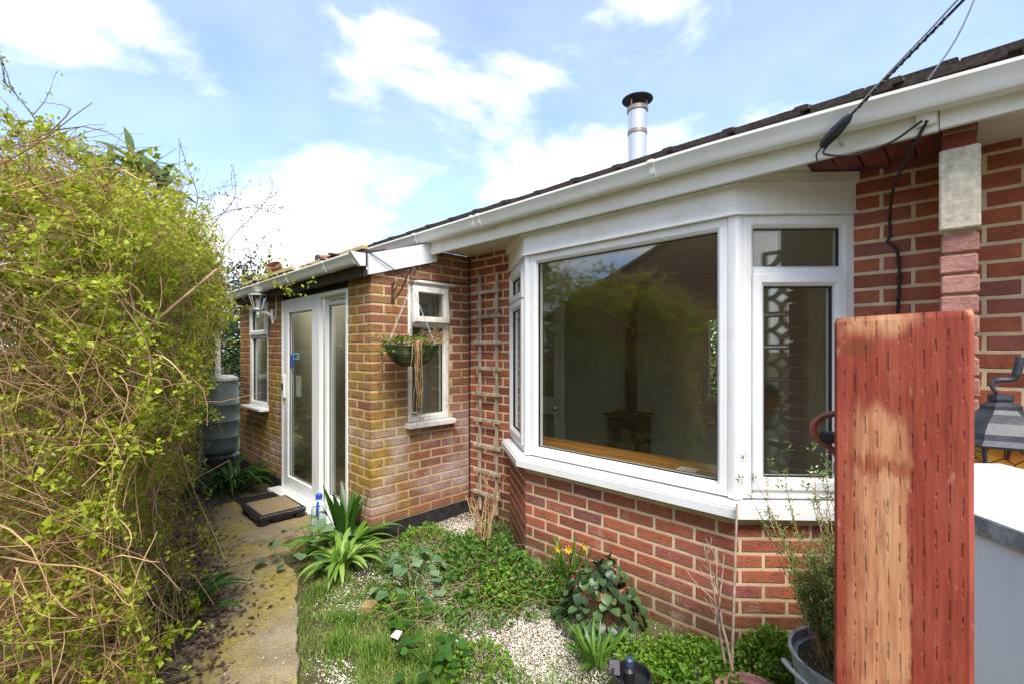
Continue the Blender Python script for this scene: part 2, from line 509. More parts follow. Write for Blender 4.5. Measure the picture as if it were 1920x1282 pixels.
def leafmat(name, lo, hi, rough=.5, tr=.3, spec=.35, use='tint', vein=False):
    k = N(name, rough, spec)
    f = k.attr() if use == 'tint' else k.rand()
    c = k.ramp(f, [(0, lo), (1, hi)])
    c = k.mix(k.math('MULTIPLY', k.ramp(k.noise(18, 3), [(.35, 0), (.7, 1)]), .3), c, tuple(x * .55 for x in lo))
    k.col(c); k.trans(tr); return k.m
M['leaf_bush'] = leafmat('fresh_yellow_green_leaf', (.23, .31, .014), (.60, .64, .06), tr=.45)
M['leaf_dead'] = leafmat('dead_brown_leaf', (.10, .05, .02), (.32, .19, .08), .8, .15)
M['twig'] = leafmat('tan_twig', (.24, .125, .045), (.62, .40, .20), .8, 0.0)
M['limb'] = simple('tan_bark', (.40, .24, .12), .85, .4, 12, bump=.6, bsc=60)
M['leaf_dark'] = leafmat('dark_ivy_leaf', (.015, .035, .01), (.05, .095, .02), .4, .2)
M['leaf_bud'] = leafmat('grey_green_long_leaf', (.12, .18, .05), (.26, .34, .13), .5, .45, use='obj')
M['leaf_strap'] = leafmat('strap_leaf', (.055, .15, .012), (.17, .32, .04), .35, .3, use='obj')
M['leaf_strapdk'] = leafmat('dark_strap_leaf', (.025, .08, .010), (.07, .17, .022), .35, .3, use='obj')
M['leaf_straplt'] = leafmat('pale_strap_leaf', (.13, .25, .03), (.32, .46, .10), .35, .3, use='obj')
M['leaf_glauc'] = leafmat('blue_green_broad_leaf', (.09, .18, .07), (.20, .31, .15), .5, .25, use='obj')
M['leaf_sage'] = leafmat('dark_glossy_leaf', (.028, .055, .024), (.10, .17, .05), .38, .2, use='obj')
M['leaf_weed'] = leafmat('weed_leaf', (.04, .12, .012), (.14, .27, .03), .5, .3)
M['leaf_moss'] = leafmat('bright_herb_leaf', (.07, .18, .01), (.22, .38, .03), .5, .35)
M['leaf_rosemary'] = leafmat('rosemary_needle', (.09, .15, .025), (.24, .31, .09), .5, .25)
M['grass'] = leafmat('grass_blade', (.09, .22, .012), (.30, .38, .06), .5, .4)
M['straw'] = leafmat('dry_stem', (.28, .19, .08), (.55, .42, .22), .8, .1)
M['flower'] = simple('yellow_petal', (.75, .50, .02), .5, .1)
M['litter'] = leafmat('leaf_litter', (.05, .026, .018), (.30, .19, .13), .85, .0)
M['pebble'] = leafmat('white_pebble', (.26, .20, .13), (.84, .78, .66), .75, 0)

# ground: earth with worn gravel and moss
def ground_mat():
    k = N('garden_earth', .95, .15); p = k.pos()
    c = k.ramp(k.noise(7, 7, p, .65), [(.3, (.045, .03, .018)), (.55, (.10, .07, .04)), (.75, (.17, .13, .08))])
    c = k.mix(k.ramp(k.noise(2.2, 5, p), [(.40, 0), (.55, .8)]), c, (.10, .135, .025))
    c = k.mix(k.ramp(k.noise(150, 2, p), [(.6, 0), (.66, .8)]), c, (.50, .43, .33))
    k.col(c); k.bump(k.math('ADD', k.noise(40, 5, p), k.noise(150, 3, p)), .9, .02); return k.m
M['ground'] = ground_mat()
def path_mat():
    k = N('mossy_concrete', .92, .2); p = k.pos()
    c = k.ramp(k.noise(5, 7, p, .65), [(.3, (.18, .14, .085)), (.7, (.34, .27, .165))])
    c = k.mix(k.ramp(k.noise(1.7, 6, p, .62), [(.42, 0), (.60, .85)]), c, k.ramp(k.noise(30, 4, p), [(.3, (.24, .18, .03)), (.7, (.42, .32, .07))]))
    c = k.mix(k.ramp(k.noise(3.1, 5, p, .6), [(.30, .8), (.42, 0)]), c, (.07, .052, .035))
    c = k.mix(k.ramp(k.noise(120, 2, p), [(.64, 0), (.70, .8)]), c, (.52, .46, .34))
    c = k.mix(k.ramp(k.noise(90, 2, p), [(.26, .7), (.33, 0)]), c, (.06, .045, .03))
    k.col(c); k.bump(k.math('ADD', k.noise(60, 5, p), k.noise(160, 3, p)), .8, .008); return k.m
M['path'] = path_mat()

# ------------------------------------------------------------------ brickwork
BL, BH, JT = .212, .0615, .0135
def poly_len(poly):
    L = [0.0]
    for a, b in zip(poly[:-1], poly[1:]): L.append(L[-1] + math.dist(a, b))
    return L
def poly_at(poly, L, u, off):
    """point at length u, moved outward (to the right of travel) by off, mitred at corners"""
    for i in range(1, len(poly) - 1):
        if abs(u - L[i]) < 1e-6:
            d0 = V(poly[i][0] - poly[i - 1][0], poly[i][1] - poly[i - 1][1]).normalized()
            d1 = V(poly[i + 1][0] - poly[i][0], poly[i + 1][1] - poly[i][1]).normalized()
            n0 = V(d0.y, -d0.x); n1 = V(d1.y, -d1.x)
            m = (n0 + n1); m /= max(.2, m.dot(n0))
            return V(*poly[i]) + m * off
    k = 0
    while k < len(poly) - 2 and u > L[k + 1]: k += 1
    d = V(poly[k + 1][0] - poly[k][0], poly[k + 1][1] - poly[k][1]).normalized()
    return V(*poly[k]) + d * (u - L[k]) + V(d.y, -d.x) * off

def bent_brick(poly, L, u0, u1, z0, z1, depth, proud, c=.005, jit=.0015):
    us = [u0] + [x for x in L[1:-1] if u0 + .004 < x < u1 - .004] + [u1]
    if len(us) == 2 and u1 - u0 > .06: us = [u0] + [u0 + (u1 - u0) * (k / 4 + rng.uniform(-.05, .05)) for k in (1, 2, 3)] + [u1]
    m = len(us); vs = []; fs = []
    def row(offs, iu, z, zj=0.0):
        out = []
        for i, u in enumerate(us):
            uu = u + (iu if i == 0 else -iu if i == m - 1 else 0)
            p = poly_at(poly, L, uu, offs)
            out.append(V(p.x, p.y, z + rng.uniform(-zj, zj)))
        return out
    J = lambda: rng.uniform(-jit, jit)
    a = row(proud, c + J(), z0 + c, .002); b = row(proud, c + J(), z1 - c, .002)
    e = row(proud - c, J(), z0, .0018); f = row(proud - c, J(), z1, .0018)
    g = row(-depth, 0, z0); h = row(-depth, 0, z1)
    vs = a + b + e + f + g + h
    A, B_, E, F_, G, H = (i * m for i in range(6))
    for i in range(m - 1):
        fs += [(A + i, A + i + 1, B_ + i + 1, B_ + i), (B_ + i, B_ + i + 1, F_ + i + 1, F_ + i), (E + i, E + i + 1, A + i + 1, A + i),
               (F_ + i, F_ + i + 1, H + i + 1, H + i), (G + i, G + i + 1, E + i + 1, E + i)]
    for i, s in ((0, 1), (m - 1, -1)):
        fs += [(E + i, A + i, B_ + i, F_ + i)[::s], (G + i, E + i, F_ + i, H + i)[::s]]
    return vs, fs

_bm = {}
def straight_brick_mesh(length, height, depth, proud, var):
    key = (round(length, 2), round(height, 3), depth, var)
    if key not in _bm:
        l = round(length, 2) if abs(length - BL) > .003 else BL
        p = [(-l / 2, 0), (l / 2, 0)]
        vs, fs = bent_brick(p, poly_len(p), 0, l, -height / 2, height / 2, depth, proud)
        mb = MB(); mb.add(vs, fs); _bm[key] = mb.mesh('brick')
    return _bm[key]

def lay_bricks(parent, poly, mat, courses, intervals, depth=.05, proud=.004, stuff=None, keep=None, name='brick'):
    """courses = [(z0, z1, index)]; intervals(index) -> list of (u0, u1); every brick is an object, or goes to the MB `stuff` if keep() says so"""
    L = poly_len(poly); cnt = 0
    for (z0, z1, ci) in courses:
        for (u0, u1) in intervals(ci, z0, z1):
            if u1 - u0 < .025: continue
            pm = poly_at(poly, L, (u0 + u1) / 2, 0)
            if keep is not None and not keep(pm.x, pm.y, (z0 + z1) / 2):
                vs, fs = bent_brick(poly, L, u0, u1, z0, z1, depth, proud); stuff.add(vs, fs); continue
            bent = any(u0 + .004 < x < u1 - .004 for x in L[1:-1])
            if bent:
                vs, fs = bent_brick(poly, L, u0, u1, z0, z1, depth, proud)
                mb = MB(); mb.add(vs, fs); me = mb.mesh('corner_brick')
                link(name, me, mat, parent)
            else:
                me = straight_brick_mesh(u1 - u0, z1 - z0, depth, proud, rng.randrange(4))
                if not me.materials: me.materials.append(None)
                p0 = poly_at(poly, L, u0 + 1e-4, 0); p1 = poly_at(poly, L, u1 - 1e-4, 0)
                a = math.atan2(p1.y - p0.y, p1.x - p0.x)
                o = link(name, me, None, parent, (pm.x, pm.y, (z0 + z1) / 2), (rng.uniform(-.006, .006), rng.uniform(-.004, .004), a))
                o.material_slots[0].link = 'OBJECT'; o.material_slots[0].material = mat
            cnt += 1
    return cnt

def stretcher(u_start, u_end, openings=(), zlim=None, phase=0.0):
    def f(ci, z0, z1):
        out = []
        u = u_start - (BL + JT) * (.5 if ci % 2 else 0) - phase
        while u < u_end - .001:
            a, b = max(u, u_start), min(u + BL, u_end)
            if b - a > .03: out.append((a, b))
            u += BL + JT
        for (o0, o1, oz0, oz1) in openings:
            if z1 > oz0 + .02 and z0 < oz1 - .02:
                nx = []
                for a, b in out:
                    if b <= o0 or a >= o1: nx.append((a, b)); continue
                    if a < o0 - .03: nx.append((a, o0 - .004))
                    if b > o1 + .03: nx.append((o1 + .004, b))
                out = nx
        if zlim is not None: out = [(a, b) for a, b in out if z1 < zlim((a + b) / 2)]
        return out
    return f

def corner_bond(uc, u_start, u_end, openings=(), zlim=None):
    """stretcher bond that turns a right-angled corner at length uc"""
    base = stretcher(0, 0, openings, zlim)
    def f(ci, z0, z1):
        a, b = (uc - .1025, uc + BL) if ci % 2 else (uc - BL, uc + .1025)
        out = [(a, b)]
        u = b + JT
        while u < u_end - .03: out.append((u, min(u + BL, u_end))); u += BL + JT
        u = a - JT
        while u > u_start + .03: out.append((max(u - BL, u_start), u)); u -= BL + JT
        for (o0, o1, oz0, oz1) in openings:
            if z1 > oz0 + .02 and z0 < oz1 - .02:
                nx = []
                for p, q in out:
                    if q <= o0 or p >= o1: nx.append((p, q)); continue
                    if p < o0 - .03: nx.append((p, o0 - .004))
                    if q > o1 + .03: nx.append((o1 + .004, q))
                out = nx
        if zlim is not None: out = [(p, q) for p, q in out if z1 < zlim((p + q) / 2)]
        return out
    return f

def courses(z0, z1, start=0):
    out = []; z = z0; i = start
    while z < z1 - .03:
        out.append((z, min(z + BH, z1), i)); z += BH + JT; i += 1
    return out

def poly_prism(mb, poly, o_in, o_out, z0, z1, slope=0.0, u0=None, u1=None):
    L = poly_len(poly); u0 = 0 if u0 is None else u0; u1 = L[-1] if u1 is None else u1
    us = [u0] + [x for x in L[1:-1] if u0 < x < u1] + [u1]
    rows = []
    for u in us:
        a = poly_at(poly, L, u, o_in); b = poly_at(poly, L, u, o_out)
        rows.append([V(a.x, a.y, z0), V(b.x, b.y, z0), V(b.x, b.y, z1 - slope), V(a.x, a.y, z1)])
    vs = [p for r_ in rows for p in r_]; fs = [(0, 1, 2, 3), tuple(4 * (len(us) - 1) + k for k in (3, 2, 1, 0))]
    for i in range(len(us) - 1):
        for k in range(4):
            l = (k + 1) % 4
            fs.append((4 * i + k, 4 * i + l, 4 * i + 4 + l, 4 * i + 4 + k))
    mb.add(vs, fs)

# ------------------------------------------------------------------ ground
def hgt(x, y):
    return .012 * math.sin(x * 2.3 + y * 1.1) + .010 * math.sin(y * 3.7 - x * .8) - .012
gv, gf = [], []
xs = [-400, -120, -40, -20] + [-12 + i * .25 for i in range(65)] + [12, 40, 120, 400]
ys = [-400, -120, -40, -15] + [-6 + i * .25 for i in range(57)] + [20, 60, 160, 400]
for y in ys:
    for x in xs:
        gv.append((x, y, hgt(x, y) - .012 if abs(x) < 13 and abs(y) < 10 else -.03))
W_ = len(xs)
for j in range(len(ys) - 1):
    for i in range(W_ - 1):
        gf.append((j * W_ + i, j * W_ + i + 1, (j + 1) * W_ + i + 1, (j + 1) * W_ + i))
gm = MB(); gm.add(gv, gf)
ground = gm.build('ground', M['ground'], smooth=True)
tag(ground, 'dark garden earth with scattered pale gravel and moss', 'ground', kind='structure')

# concrete path: slabs cast along the front of the porch
path = bpy.data.objects.new('path', None); COL.objects.link(path)
tag(path, 'mossy concrete garden path leading to the sliding door', 'path', kind='structure')
def slab(top, z=.014, th=.09, name='slab'):
    """top: outline, subdivided and roughened"""
    out = []
    for a, b in zip(top, top[1:] + top[:1]):
        n = max(1, int(math.dist(a, b) / .08))
        for i in range(n):
            t = i / n
            out.append((a[0] + (b[0] - a[0]) * t + rng.uniform(-.012, .012), a[1] + (b[1] - a[1]) * t + rng.uniform(-.012, .012)))
    n = len(out); mb = MB()
    cx = sum(p[0] for p in out) / n; cy = sum(p[1] for p in out) / n
    ins = [(cx + (p[0] - cx) * .985, cy + (p[1] - cy) * .985) for p in out]
    vs = [V(x, y, z) for x, y in ins] + [V(x, y, z - .012) for x, y in out] + [V(x, y, z - th) for x, y in out]
    fs = [tuple(range(n))]
    for k in range(2):
        fs += [(k * n + i, (k + 1) * n + i, (k + 1) * n + (i + 1) % n, k * n + (i + 1) % n) for i in range(n)]
    mb.add(vs, fs)
    return mb.build(name, M['path'], path)
slab([(-.9, .42), (-.9, -.35), (-2.1, -.1), (-2.55, .12), (-3.55, .50), (-3.50, 1.19), (-3.12, 1.17), (-2.08, .79)], .012)
slab([(-3.57, .50), (-3.52, 1.30), (-3.72, 1.66), (-5.05, 1.66), (-5.0, 1.08), (-4.8, .62)], .020)
slab([(-4.83, .62), (-5.02, 1.07), (-5.3, 1.10), (-6.0, 1.1), (-7.0, 1.25), (-7.0, .5), (-5.6, .45)], .006)
slab([(-7.03, .5), (-7.03, 1.3), (-8.4, 1.5), (-8.4, .5)], .010)

# ------------------------------------------------------------------ bungalow
WALL_Y, BAY_Y, FAS_Y = 2.767, 2.385, 2.30
BAY = [(-2.72, WALL_Y), (-2.19, BAY_Y), (-.79, BAY_Y), (-.37, WALL_Y)]
ZS, ZH = .745, 2.142           # window sill and head
SOF = 2.33
house = thing('bungalow', (-1.5, 3.4, 0), 'red brick bungalow with white bay window, long gutter and steel flue', 'house')

mb = MB()     # mortar core of the walls
mb.box((-2.99, WALL_Y + .15, 1.16), (.535, .30, 2.36))
mb.box((1.165, WALL_Y + .15, 1.16), (3.07, .30, 2.36))
mb.box((-4.2, WALL_Y + .15, 1.16), (1.88, .30, 2.36))
poly_prism(mb, BAY, -.12, 0, -.05, ZS - .10)
mb.box((-5.04, 4.3, 1.16), (.2, 3.0, 2.36)); mb.box((2.6, 4.3, 1.16), (.2, 3.0, 2.36)); 
RW = (-2.25, -1.72, .85, 1.90)     # rear window of the room
RW_FILL = (-.55, 1.25, .85, 1.90)  # second opening, out of view, added to let light into the room
mb.box((-1.2, 5.75, .415), (7.7, .2, .868)); mb.box((-1.2, 5.75, 2.12), (7.7, .2, .438))
for qa, qb in ((-5.05, RW[0]), (RW[1], RW_FILL[0]), (RW_FILL[1], 2.65)): mb.box(((qa + qb) / 2, 5.75, 1.375), (qb - qa, .2, 1.0515))
wall = mb.build('wall', M['mortar'], house)
stuffb = MB()
nb = 0
nb += lay_bricks(wall, [(-3.25, WALL_Y), (-2.72, WALL_Y)], M['brick'], courses(-.03, SOF + .02), stretcher(0, .53), stuff=stuffb)
nb += lay_bricks(wall, BAY, M['brick'], courses(-.045, ZS - .09), stretcher(.0, poly_len(BAY)[-1], phase=.06), depth=.06)
nb += lay_bricks(wall, [(-.37, WALL_Y), (2.6, WALL_Y)], M['brick'], courses(-.03, SOF + .02), stretcher(0, 2.97), stuff=stuffb,
                 keep=lambda x, y, z: x < .32 and z > 1.15)
so = stuffb.build('brickwork', M['brick'], wall); so['kind'] = 'stuff'
print('bungalow bricks', nb)

# brick pier against the wall beside the gate post
pb = MB(); pb.box((0, (BAY_Y + .024 + WALL_Y - .002) / 2, 1.15), (.088, WALL_Y - BAY_Y - .026, 2.32))
pier = pb.build('pier', M['mortar'], house)
z = 2.362
for i in range(31):
    if i == 2:
        c = MB(); c.box((0, BAY_Y + .03, 2.07), (.112, .10, .302), .006); c.build('concrete_block', M['conc_block'], pier)
    if 2 <= i < 6: z -= .0765; continue
    q = MB(); w = .104 if i > 5 else .094
    q.box((rng.uniform(-.003, .003), BAY_Y + .05 + (.004 if i > 5 else .012), z - .034), (w, .10, .066), .005)
    q.build('brick', M['brick_pier'] if i > 5 else M['brick_plain'], pier)
    z -= .0765

# bay window ---------------------------------------------------------------
bay = MB()
poly_prism(bay, BAY, -.10, .075, ZS - .078, ZS - .030, .004)
poly_prism(bay, BAY, -.10, .066, ZS - .0302, ZS - .002, .018)
bay_o = bay.build('bay_sill', M['upvc'], house)
hb = MB()
L_ = poly_len(BAY)
poly_prism(hb, BAY, -.12, .016, ZH + .004, SOF - .055)
hb.build('bay_head_board', M['fascia'], house)
hb = MB(); poly_prism(hb, BAY, -.12, .040, SOF - .0545, SOF - .003); hb.build('bay_head_moulding', M['fascia'], house)
hb = MB(); poly_prism(hb, BAY, -.12, .030, ZH - .010, ZH + .0035); hb.build('bay_head_trim', M['upvc'], house)

def window_unit(parent, name, O, U, Nn, rect, layout, matf, fw=.062, post=None):
    """layout: list of (kind, u0, v0, u1, v1) lights; kinds: fixed, sash"""
    B = basis(O, U, (0, 0, 1), Nn)
    fr = MB()
    prof = [(0, -.07), (0, -.004), (.004, 0), (fw - .020, 0), (fw - .006, -.012), (fw, -.030), (fw, -.07)]
    fr.sweep_ring(B, rect, prof)
    w = fr.build(name, matf, parent)
    for kind, u0, v0, u1, v1 in layout:
        if kind == 'sash':
            s = MB()
            s.sweep_ring(B, (u0, v0, u1, v1), [(0, -.05), (0, .014), (.005, .018), (.040, .018), (.056, .002), (.062, -.018), (.062, -.05)])
            s.build('sash', matf, w)
            gi, gn = .060, -.012
        elif kind == 'bar':
            s = MB(); a, b, c = B(u0, v0, -.06), B(u1, v1, 0), None
            du = u1 - u0; dv = v1 - v0
            vs = [B(u0, v0, -.06), B(u1, v0, -.06), B(u1, v1, -.06), B(u0, v1, -.06)]
            e = .012
            if du > dv:
                vs += [B(u0, v0, -.02), B(u1, v0, -.02), B(u1, v1, -.02), B(u0, v1, -.02), B(u0, v0 + e, -.001), B(u1, v0 + e, -.001), B(u1, v1 - e, -.001), B(u0, v1 - e, -.001)]
            else:
                vs += [B(u0, v0, -.02), B(u1, v0, -.02), B(u1, v1, -.02), B(u0, v1, -.02), B(u0 + e, v0, -.001), B(u1 - e, v0, -.001), B(u1 - e, v1, -.001), B(u0 + e, v1, -.001)]
            fs = [(0, 1, 2, 3), (8, 9, 10, 11)] + [(k * 4 + i, k * 4 + (i + 1) % 4, k * 4 + 4 + (i + 1) % 4, k * 4 + 4 + i) for k in (0, 1) for i in range(4)]
            s.add(vs, fs); s.build('transom', matf, w); continue
        else:
            gi, gn = -.002, -.030
        g = MB(); a = (u0 + gi, v0 + gi, u1 - gi, v1 - gi)
        g.sweep_ring(B, a, [(-.003, gn - .012), (-.003, gn + .006), (.005, gn + .004), (.005, gn - .012)]); g.build('gasket', M['gasket'], w)
        p = MB(); pts = []
        for nn in (gn - .004, gn - .022):
            pts += [B(a[0], a[1], nn), B(a[2], a[1], nn), B(a[2], a[3], nn), B(a[0], a[3], nn)]
        p.add(pts, [(0, 1, 2, 3), (7, 6, 5, 4), (0, 4, 5, 1), (1, 5, 6, 2), (2, 6, 7, 3), (3, 7, 4, 0)])
        p.build('pane', M['glass'], w)
    return w

hgtw = ZH - .010 - ZS
# front light
O = V(BAY[1][0], BAY[1][1], ZS); U = V(1, 0, 0); Nn = V(0, -1, 0)
window_unit(house, 'bay_window', O, U, Nn, (.034, 0, 1.366, hgtw), [('fixed', .034 + .062, .062, 1.366 - .062, hgtw - .062)], M['upvc'])
# right side light
d = (V(*BAY[3]) - V(*BAY[2])); ln = d.length; d.normalize()
U = V(d.x, d.y, 0); Nn = V(d.y, -d.x, 0); O = V(BAY[2][0], BAY[2][1], ZS)
tz = hgtw - .30
window_unit(house, 'side_window', O, U, Nn, (.034, 0, ln + .005, hgtw),
            [('fixed', .096, tz + .05, ln - .057, hgtw - .062), ('bar', .09, tz, ln - .05, tz + .052), ('sash', .078, .045, ln - .040, tz + .010)], M['upvc'])
# left side light
d = (V(*BAY[1]) - V(*BAY[0])); ln = d.length; d.normalize()
U = V(d.x, d.y, 0); Nn = V(d.y, -d.x, 0); O = V(BAY[0][0], BAY[0][1], ZS)
window_unit(house, 'side_window', O, U, Nn, (-.005, 0, ln - .034, hgtw),
            [('sash', .04, tz + .02, ln - .078, hgtw - .045), ('bar', .05, tz, ln - .09, tz + .052), ('sash', .04, .045, ln - .078, tz + .010)], M['upvc'])
# corner posts
for i in (1, 2):
    q = MB(); LL = L_[i]
    pts = [poly_at(BAY, L_, LL - .033, .004), poly_at(BAY, L_, LL - .012, .009), poly_at(BAY, L_, LL, .010), poly_at(BAY, L_, LL + .012, .009), poly_at(BAY, L_, LL + .033, .004), poly_at(BAY, L_, LL + .033, -.07), poly_at(BAY, L_, LL, -.07), poly_at(BAY, L_, LL - .033, -.07)]
    n = len(pts)
    q.add([V(p.x, p.y, ZS - .003) for p in pts] + [V(p.x, p.y, ZH - .011) for p in pts], [tuple(range(n))[::-1], tuple(range(n, 2 * n))] + [(k, (k + 1) % n, n + (k + 1) % n, n + k) for k in range(n)])
    q.build('corner_post', M['upvc'], house)

# eaves ---------------------------------------------------------------------
f = MB(); f.box(((-3.46 - .055) / 2, FAS_Y + .011, 2.36), (-.055 + 3.46, .022, .164)); fas = f.build('fascia', M['fascia'], house)
f = MB(); f.box(((2.7 - .052) / 2, FAS_Y + .008, 2.366), (2.752, .022, .170)); f.build('fascia', M['fascia'], house)
f = MB(); f.box((-.088, FAS_Y - .012, 2.345), (.058, .022, .085), .003); f.build('cable_cover', M['fascia'], house)
f = MB(); f.box((-1.875, (FAS_Y + .022 + WALL_Y) / 2, SOF + .006), (2.73, WALL_Y - FAS_Y - .02, .014)); f.build('soffit', M['soffit'], house)
f = MB(); f.box((1.40, (FAS_Y + .022 + WALL_Y) / 2, SOF + .006), (2.70, WALL_Y - FAS_Y - .02, .014)); sof2 = f.build('soffit', M['fascia'], house)
for i in range(6):
    f = MB(); f.box((.22 + i * .16, (FAS_Y + .022 + WALL_Y) / 2, SOF - .0025), (.006, WALL_Y - FAS_Y - .03, .004)); f.build('soffit_joint', M['soffit'], sof2)
for i in range(5):
    f = MB(); f.box((-.46 + i * .092, (FAS_Y + .03 + WALL_Y) / 2 + .01, SOF + .012 + rng.uniform(-.002, .002)), (.086, WALL_Y - FAS_Y - .03, .016), .003); f.build('soffit_board', M['redboard'], house)

def gz(x):
    pts = [(-7, 2.452), (-4, 2.453), (-.87, 2.446), (-.3, 2.430), (.15, 2.412), (3, 2.36)]
    for (a, za), (b, zb) in zip(pts[:-1], pts[1:]):
        if x <= b:
            return za + (zb - za) * (x - a) / (b - a)
    return pts[-1][1]
def gutter_mesh(x0, x1, yb, zt, step=.25, stop=True):
    prof = [(0, 0), (0, -.070), (.018, -.078), (.072, -.078), (.084, -.060), (.092, -.030), (.108, -.012), (.108, 0), (.104, 0), (.104, -.010), (.088, -.028), (.080, -.058), (.070, -.074), (.020, -.074), (.004, -.068), (.004, 0)]
    n = max(1, int((x1 - x0) / step)); m = MB(); vs = []; k = len(prof)
    for i in range(n + 1):
        x = x0 + (x1 - x0) * i / n
        vs += [V(x, yb - o, zt(x) + zz) for o, zz in prof]
    fs = []
    for i in range(n):
        fs += [(i * k + j, i * k + (j + 1) % k, (i + 1) * k + (j + 1) % k, (i + 1) * k + j) for j in range(k)]
    m.add(vs, fs)
    if stop:
        for x in (x0, x1):
            m.add([V(x, yb - o, zt(x) + zz) for o, zz in prof[:8]], [tuple(range(8))])
    return m
g = gutter_mesh(-5.15, 2.7, FAS_Y - .003, gz).build('gutter', M['gutter'], house, smooth=True)
def clip(parent, x, yb, zt, w=.035, t=.005):
    m = MB()
    pr = [(.002, -.075), (.016, -.083), (.075, -.083), (.089, -.062), (.097, -.031), (.113, -.012), (.113, .004), (.100, .004), (.104, -.010), (.088, -.028), (.080, -.058), (.070, -.074), (.020, -.074), (.004, -.068)]
    k = len(pr)
    vs = [V(x - w / 2, yb - o, zt + zz) for o, zz in pr] + [V(x + w / 2, yb - o, zt + zz) for o, zz in pr]
    m.add(vs, [tuple(range(k)), tuple(range(k, 2 * k))] + [(j, (j + 1) % k, k + (j + 1) % k, k + j) for j in range(k)])
    return m.build('gutter_bracket', M['gutter'], parent)
for x in (-4.45, -3.3, -1.14, .55, 1.6):
    clip(g, x, FAS_Y - .003, gz(x), .03)
for x in (-2.56, -2.49): clip(g, x, FAS_Y - .003, gz(x), .028)
m = MB(); m.add([], [])

# roof: eaves tiles, then the slope behind
PITCH = math.tan(R(21.5))
rf = MB()
zt0 = lambda y: 2.478 + (y - 2.24) * PITCH
rf.add([V(-5.2, 2.30, zt0(2.30) - .05), V(2.9, 2.30, zt0(2.30) - .05), V(2.9, 6.2, zt0(6.2) - .05), V(-5.2, 6.2, zt0(6.2) - .05),
        V(-5.2, 2.30, zt0(2.30) - .01), V(2.9, 2.30, zt0(2.30) - .01), V(2.9, 6.2, zt0(6.2) - .01), V(-5.2, 6.2, zt0(6.2) - .01),
        V(-5.2, 6.2, 2.3), V(2.9, 6.2, 2.3)],
       [(0, 1, 2, 3)[::-1], (4, 5, 6, 7), (0, 4, 5, 1), (1, 5, 6, 2), (3, 7, 4, 0), (3, 2, 9, 8), (2, 6, 7, 3)])
roof = rf.build('roof', M['tile'], house)
tm = MB()
w = .292
prof = [(-w / 2, 0), (-w / 2, .024), (w / 2 - .055, .024), (w / 2 - .048, .030), (w / 2 - .006, .030), (w / 2, .024), (w / 2, .012), (w / 2 - .03, .012), (w / 2 - .034, 0)]
B = basis((0, 0, 0), (1, 0, 0), (0, 1, 0), (0, 0, 1))
tm.extrude(prof, B, 0, .40)
tile_me = tm.mesh('tile'); tile_me.materials.append(M['tile'])
for row in range(3):
    for i in range(27):
        x = -5.05 + i * .297 + (.15 if row % 2 else 0)
        y = 2.232 + row * .31
        o = link('tile', tile_me, None, roof, (x + rng.uniform(-.002, .002), y + rng.uniform(-.006, .006), zt0(y) + (gz(x) - 2.45 if row == 0 else -.0) * .75 + row * .006 + rng.uniform(-.002, .002)), (math.atan(PITCH) - R(2.5), rng.uniform(-.01, .01), 0))
# flue
fx, fy = -2.29, 4.13
fl = MB(); fl.lathe([(.090, 3.15), (.090, 3.86), (.0, 3.86)], (fx, fy, 0), 32)
flue = fl.build('flue', M['steel'], house, smooth=True)
def lathe_part(name, prof, c, mat, parent, n=32):
    m = MB(); m.lathe(prof, c, n); return m.build(name, mat, parent, smooth=True)
lathe_part('clamp_band', [(.0905, 3.60), (.096, 3.605), (.096, 3.64), (.0905, 3.645)], (fx, fy, 0), M['steelband'], flue)
lathe_part('clamp_band', [(.0905, 3.83), (.101, 3.835), (.104, 3.87), (.094, 3.88), (.06, 3.88)], (fx, fy, 0), M['steelband'], flue)
lathe_part('cowl', [(.0, 3.985), (.10, 3.975), (.150, 3.955), (.150, 3.948), (.08, 3.953), (.03, 3.962), (.0, 3.962)], (fx, fy, 0), M['blackiron'], flue)
for a in (20, 140, 260):
    m = MB(); m.box((fx + .085 * math.cos(R(a)), fy + .085 * math.sin(R(a)), 3.915), (.016, .016, .085)); m.build('cowl_leg', M['steelband'], flue)
lathe_part('flashing', [(.20, 3.16), (.13, 3.22), (.092, 3.26)], (fx, fy, 0), M['blackiron'], flue)

# inside the room -----------------------------------------------------------
m = MB()
def quad(mb, a, b, c, d): mb.add([a, b, c, d], [(0, 1, 2, 3)])
x0, x1, y0, y1 = -4.3, 1.4, WALL_Y + .31, 5.6

for qa, qb, qc, qd in ((x0, x1, 0, RW[2]), (x0, x1, RW[3], SOF), (x0, RW[0], RW[2], RW[3]), (RW[1], RW_FILL[0], RW[2], RW[3]), (RW_FILL[1], x1, RW[2], RW[3])): quad(m, V(qa, y1, qc), V(qb, y1, qc), V(qb, y1, qd), V(qa, y1, qd))
quad(m, V(x0, y0, 0), V(x0, y1, 0), V(x0, y1, SOF), V(x0, y0, SOF)); quad(m, V(x1, y0, 0), V(x1, y1, 0), V(x1, y1, SOF), V(x1, y0, SOF))
m.build('room_wall', M['roomwall'], house)
m = MB(); quad(m, V(x0, y0 - .2, .001), V(x1, y0 - .2, .001), V(x1, y1, .001), V(x0, y1, .001)); m.build('room_floor', M['carpet'], house)
m = MB(); quad(m, V(x0, 2.80, SOF - .004), V(x1, 2.80, SOF - .004), V(x1, y1, SOF - .004), V(x0, y1, SOF - .004)); m.build('room_ceiling', M['roomceil'], house)
for q in (RW, RW_FILL): window_unit(house, 'rear_window', V(q[1], 5.76, q[2]), V(-1, 0, 0), V(0, 1, 0), (0, 0, q[1] - q[0], q[3] - q[2]), [('fixed', .062, .062, q[1] - q[0] - .062, q[3] - q[2] - .062)], M['upvc'])  # the wider one is the added window that brightens the room
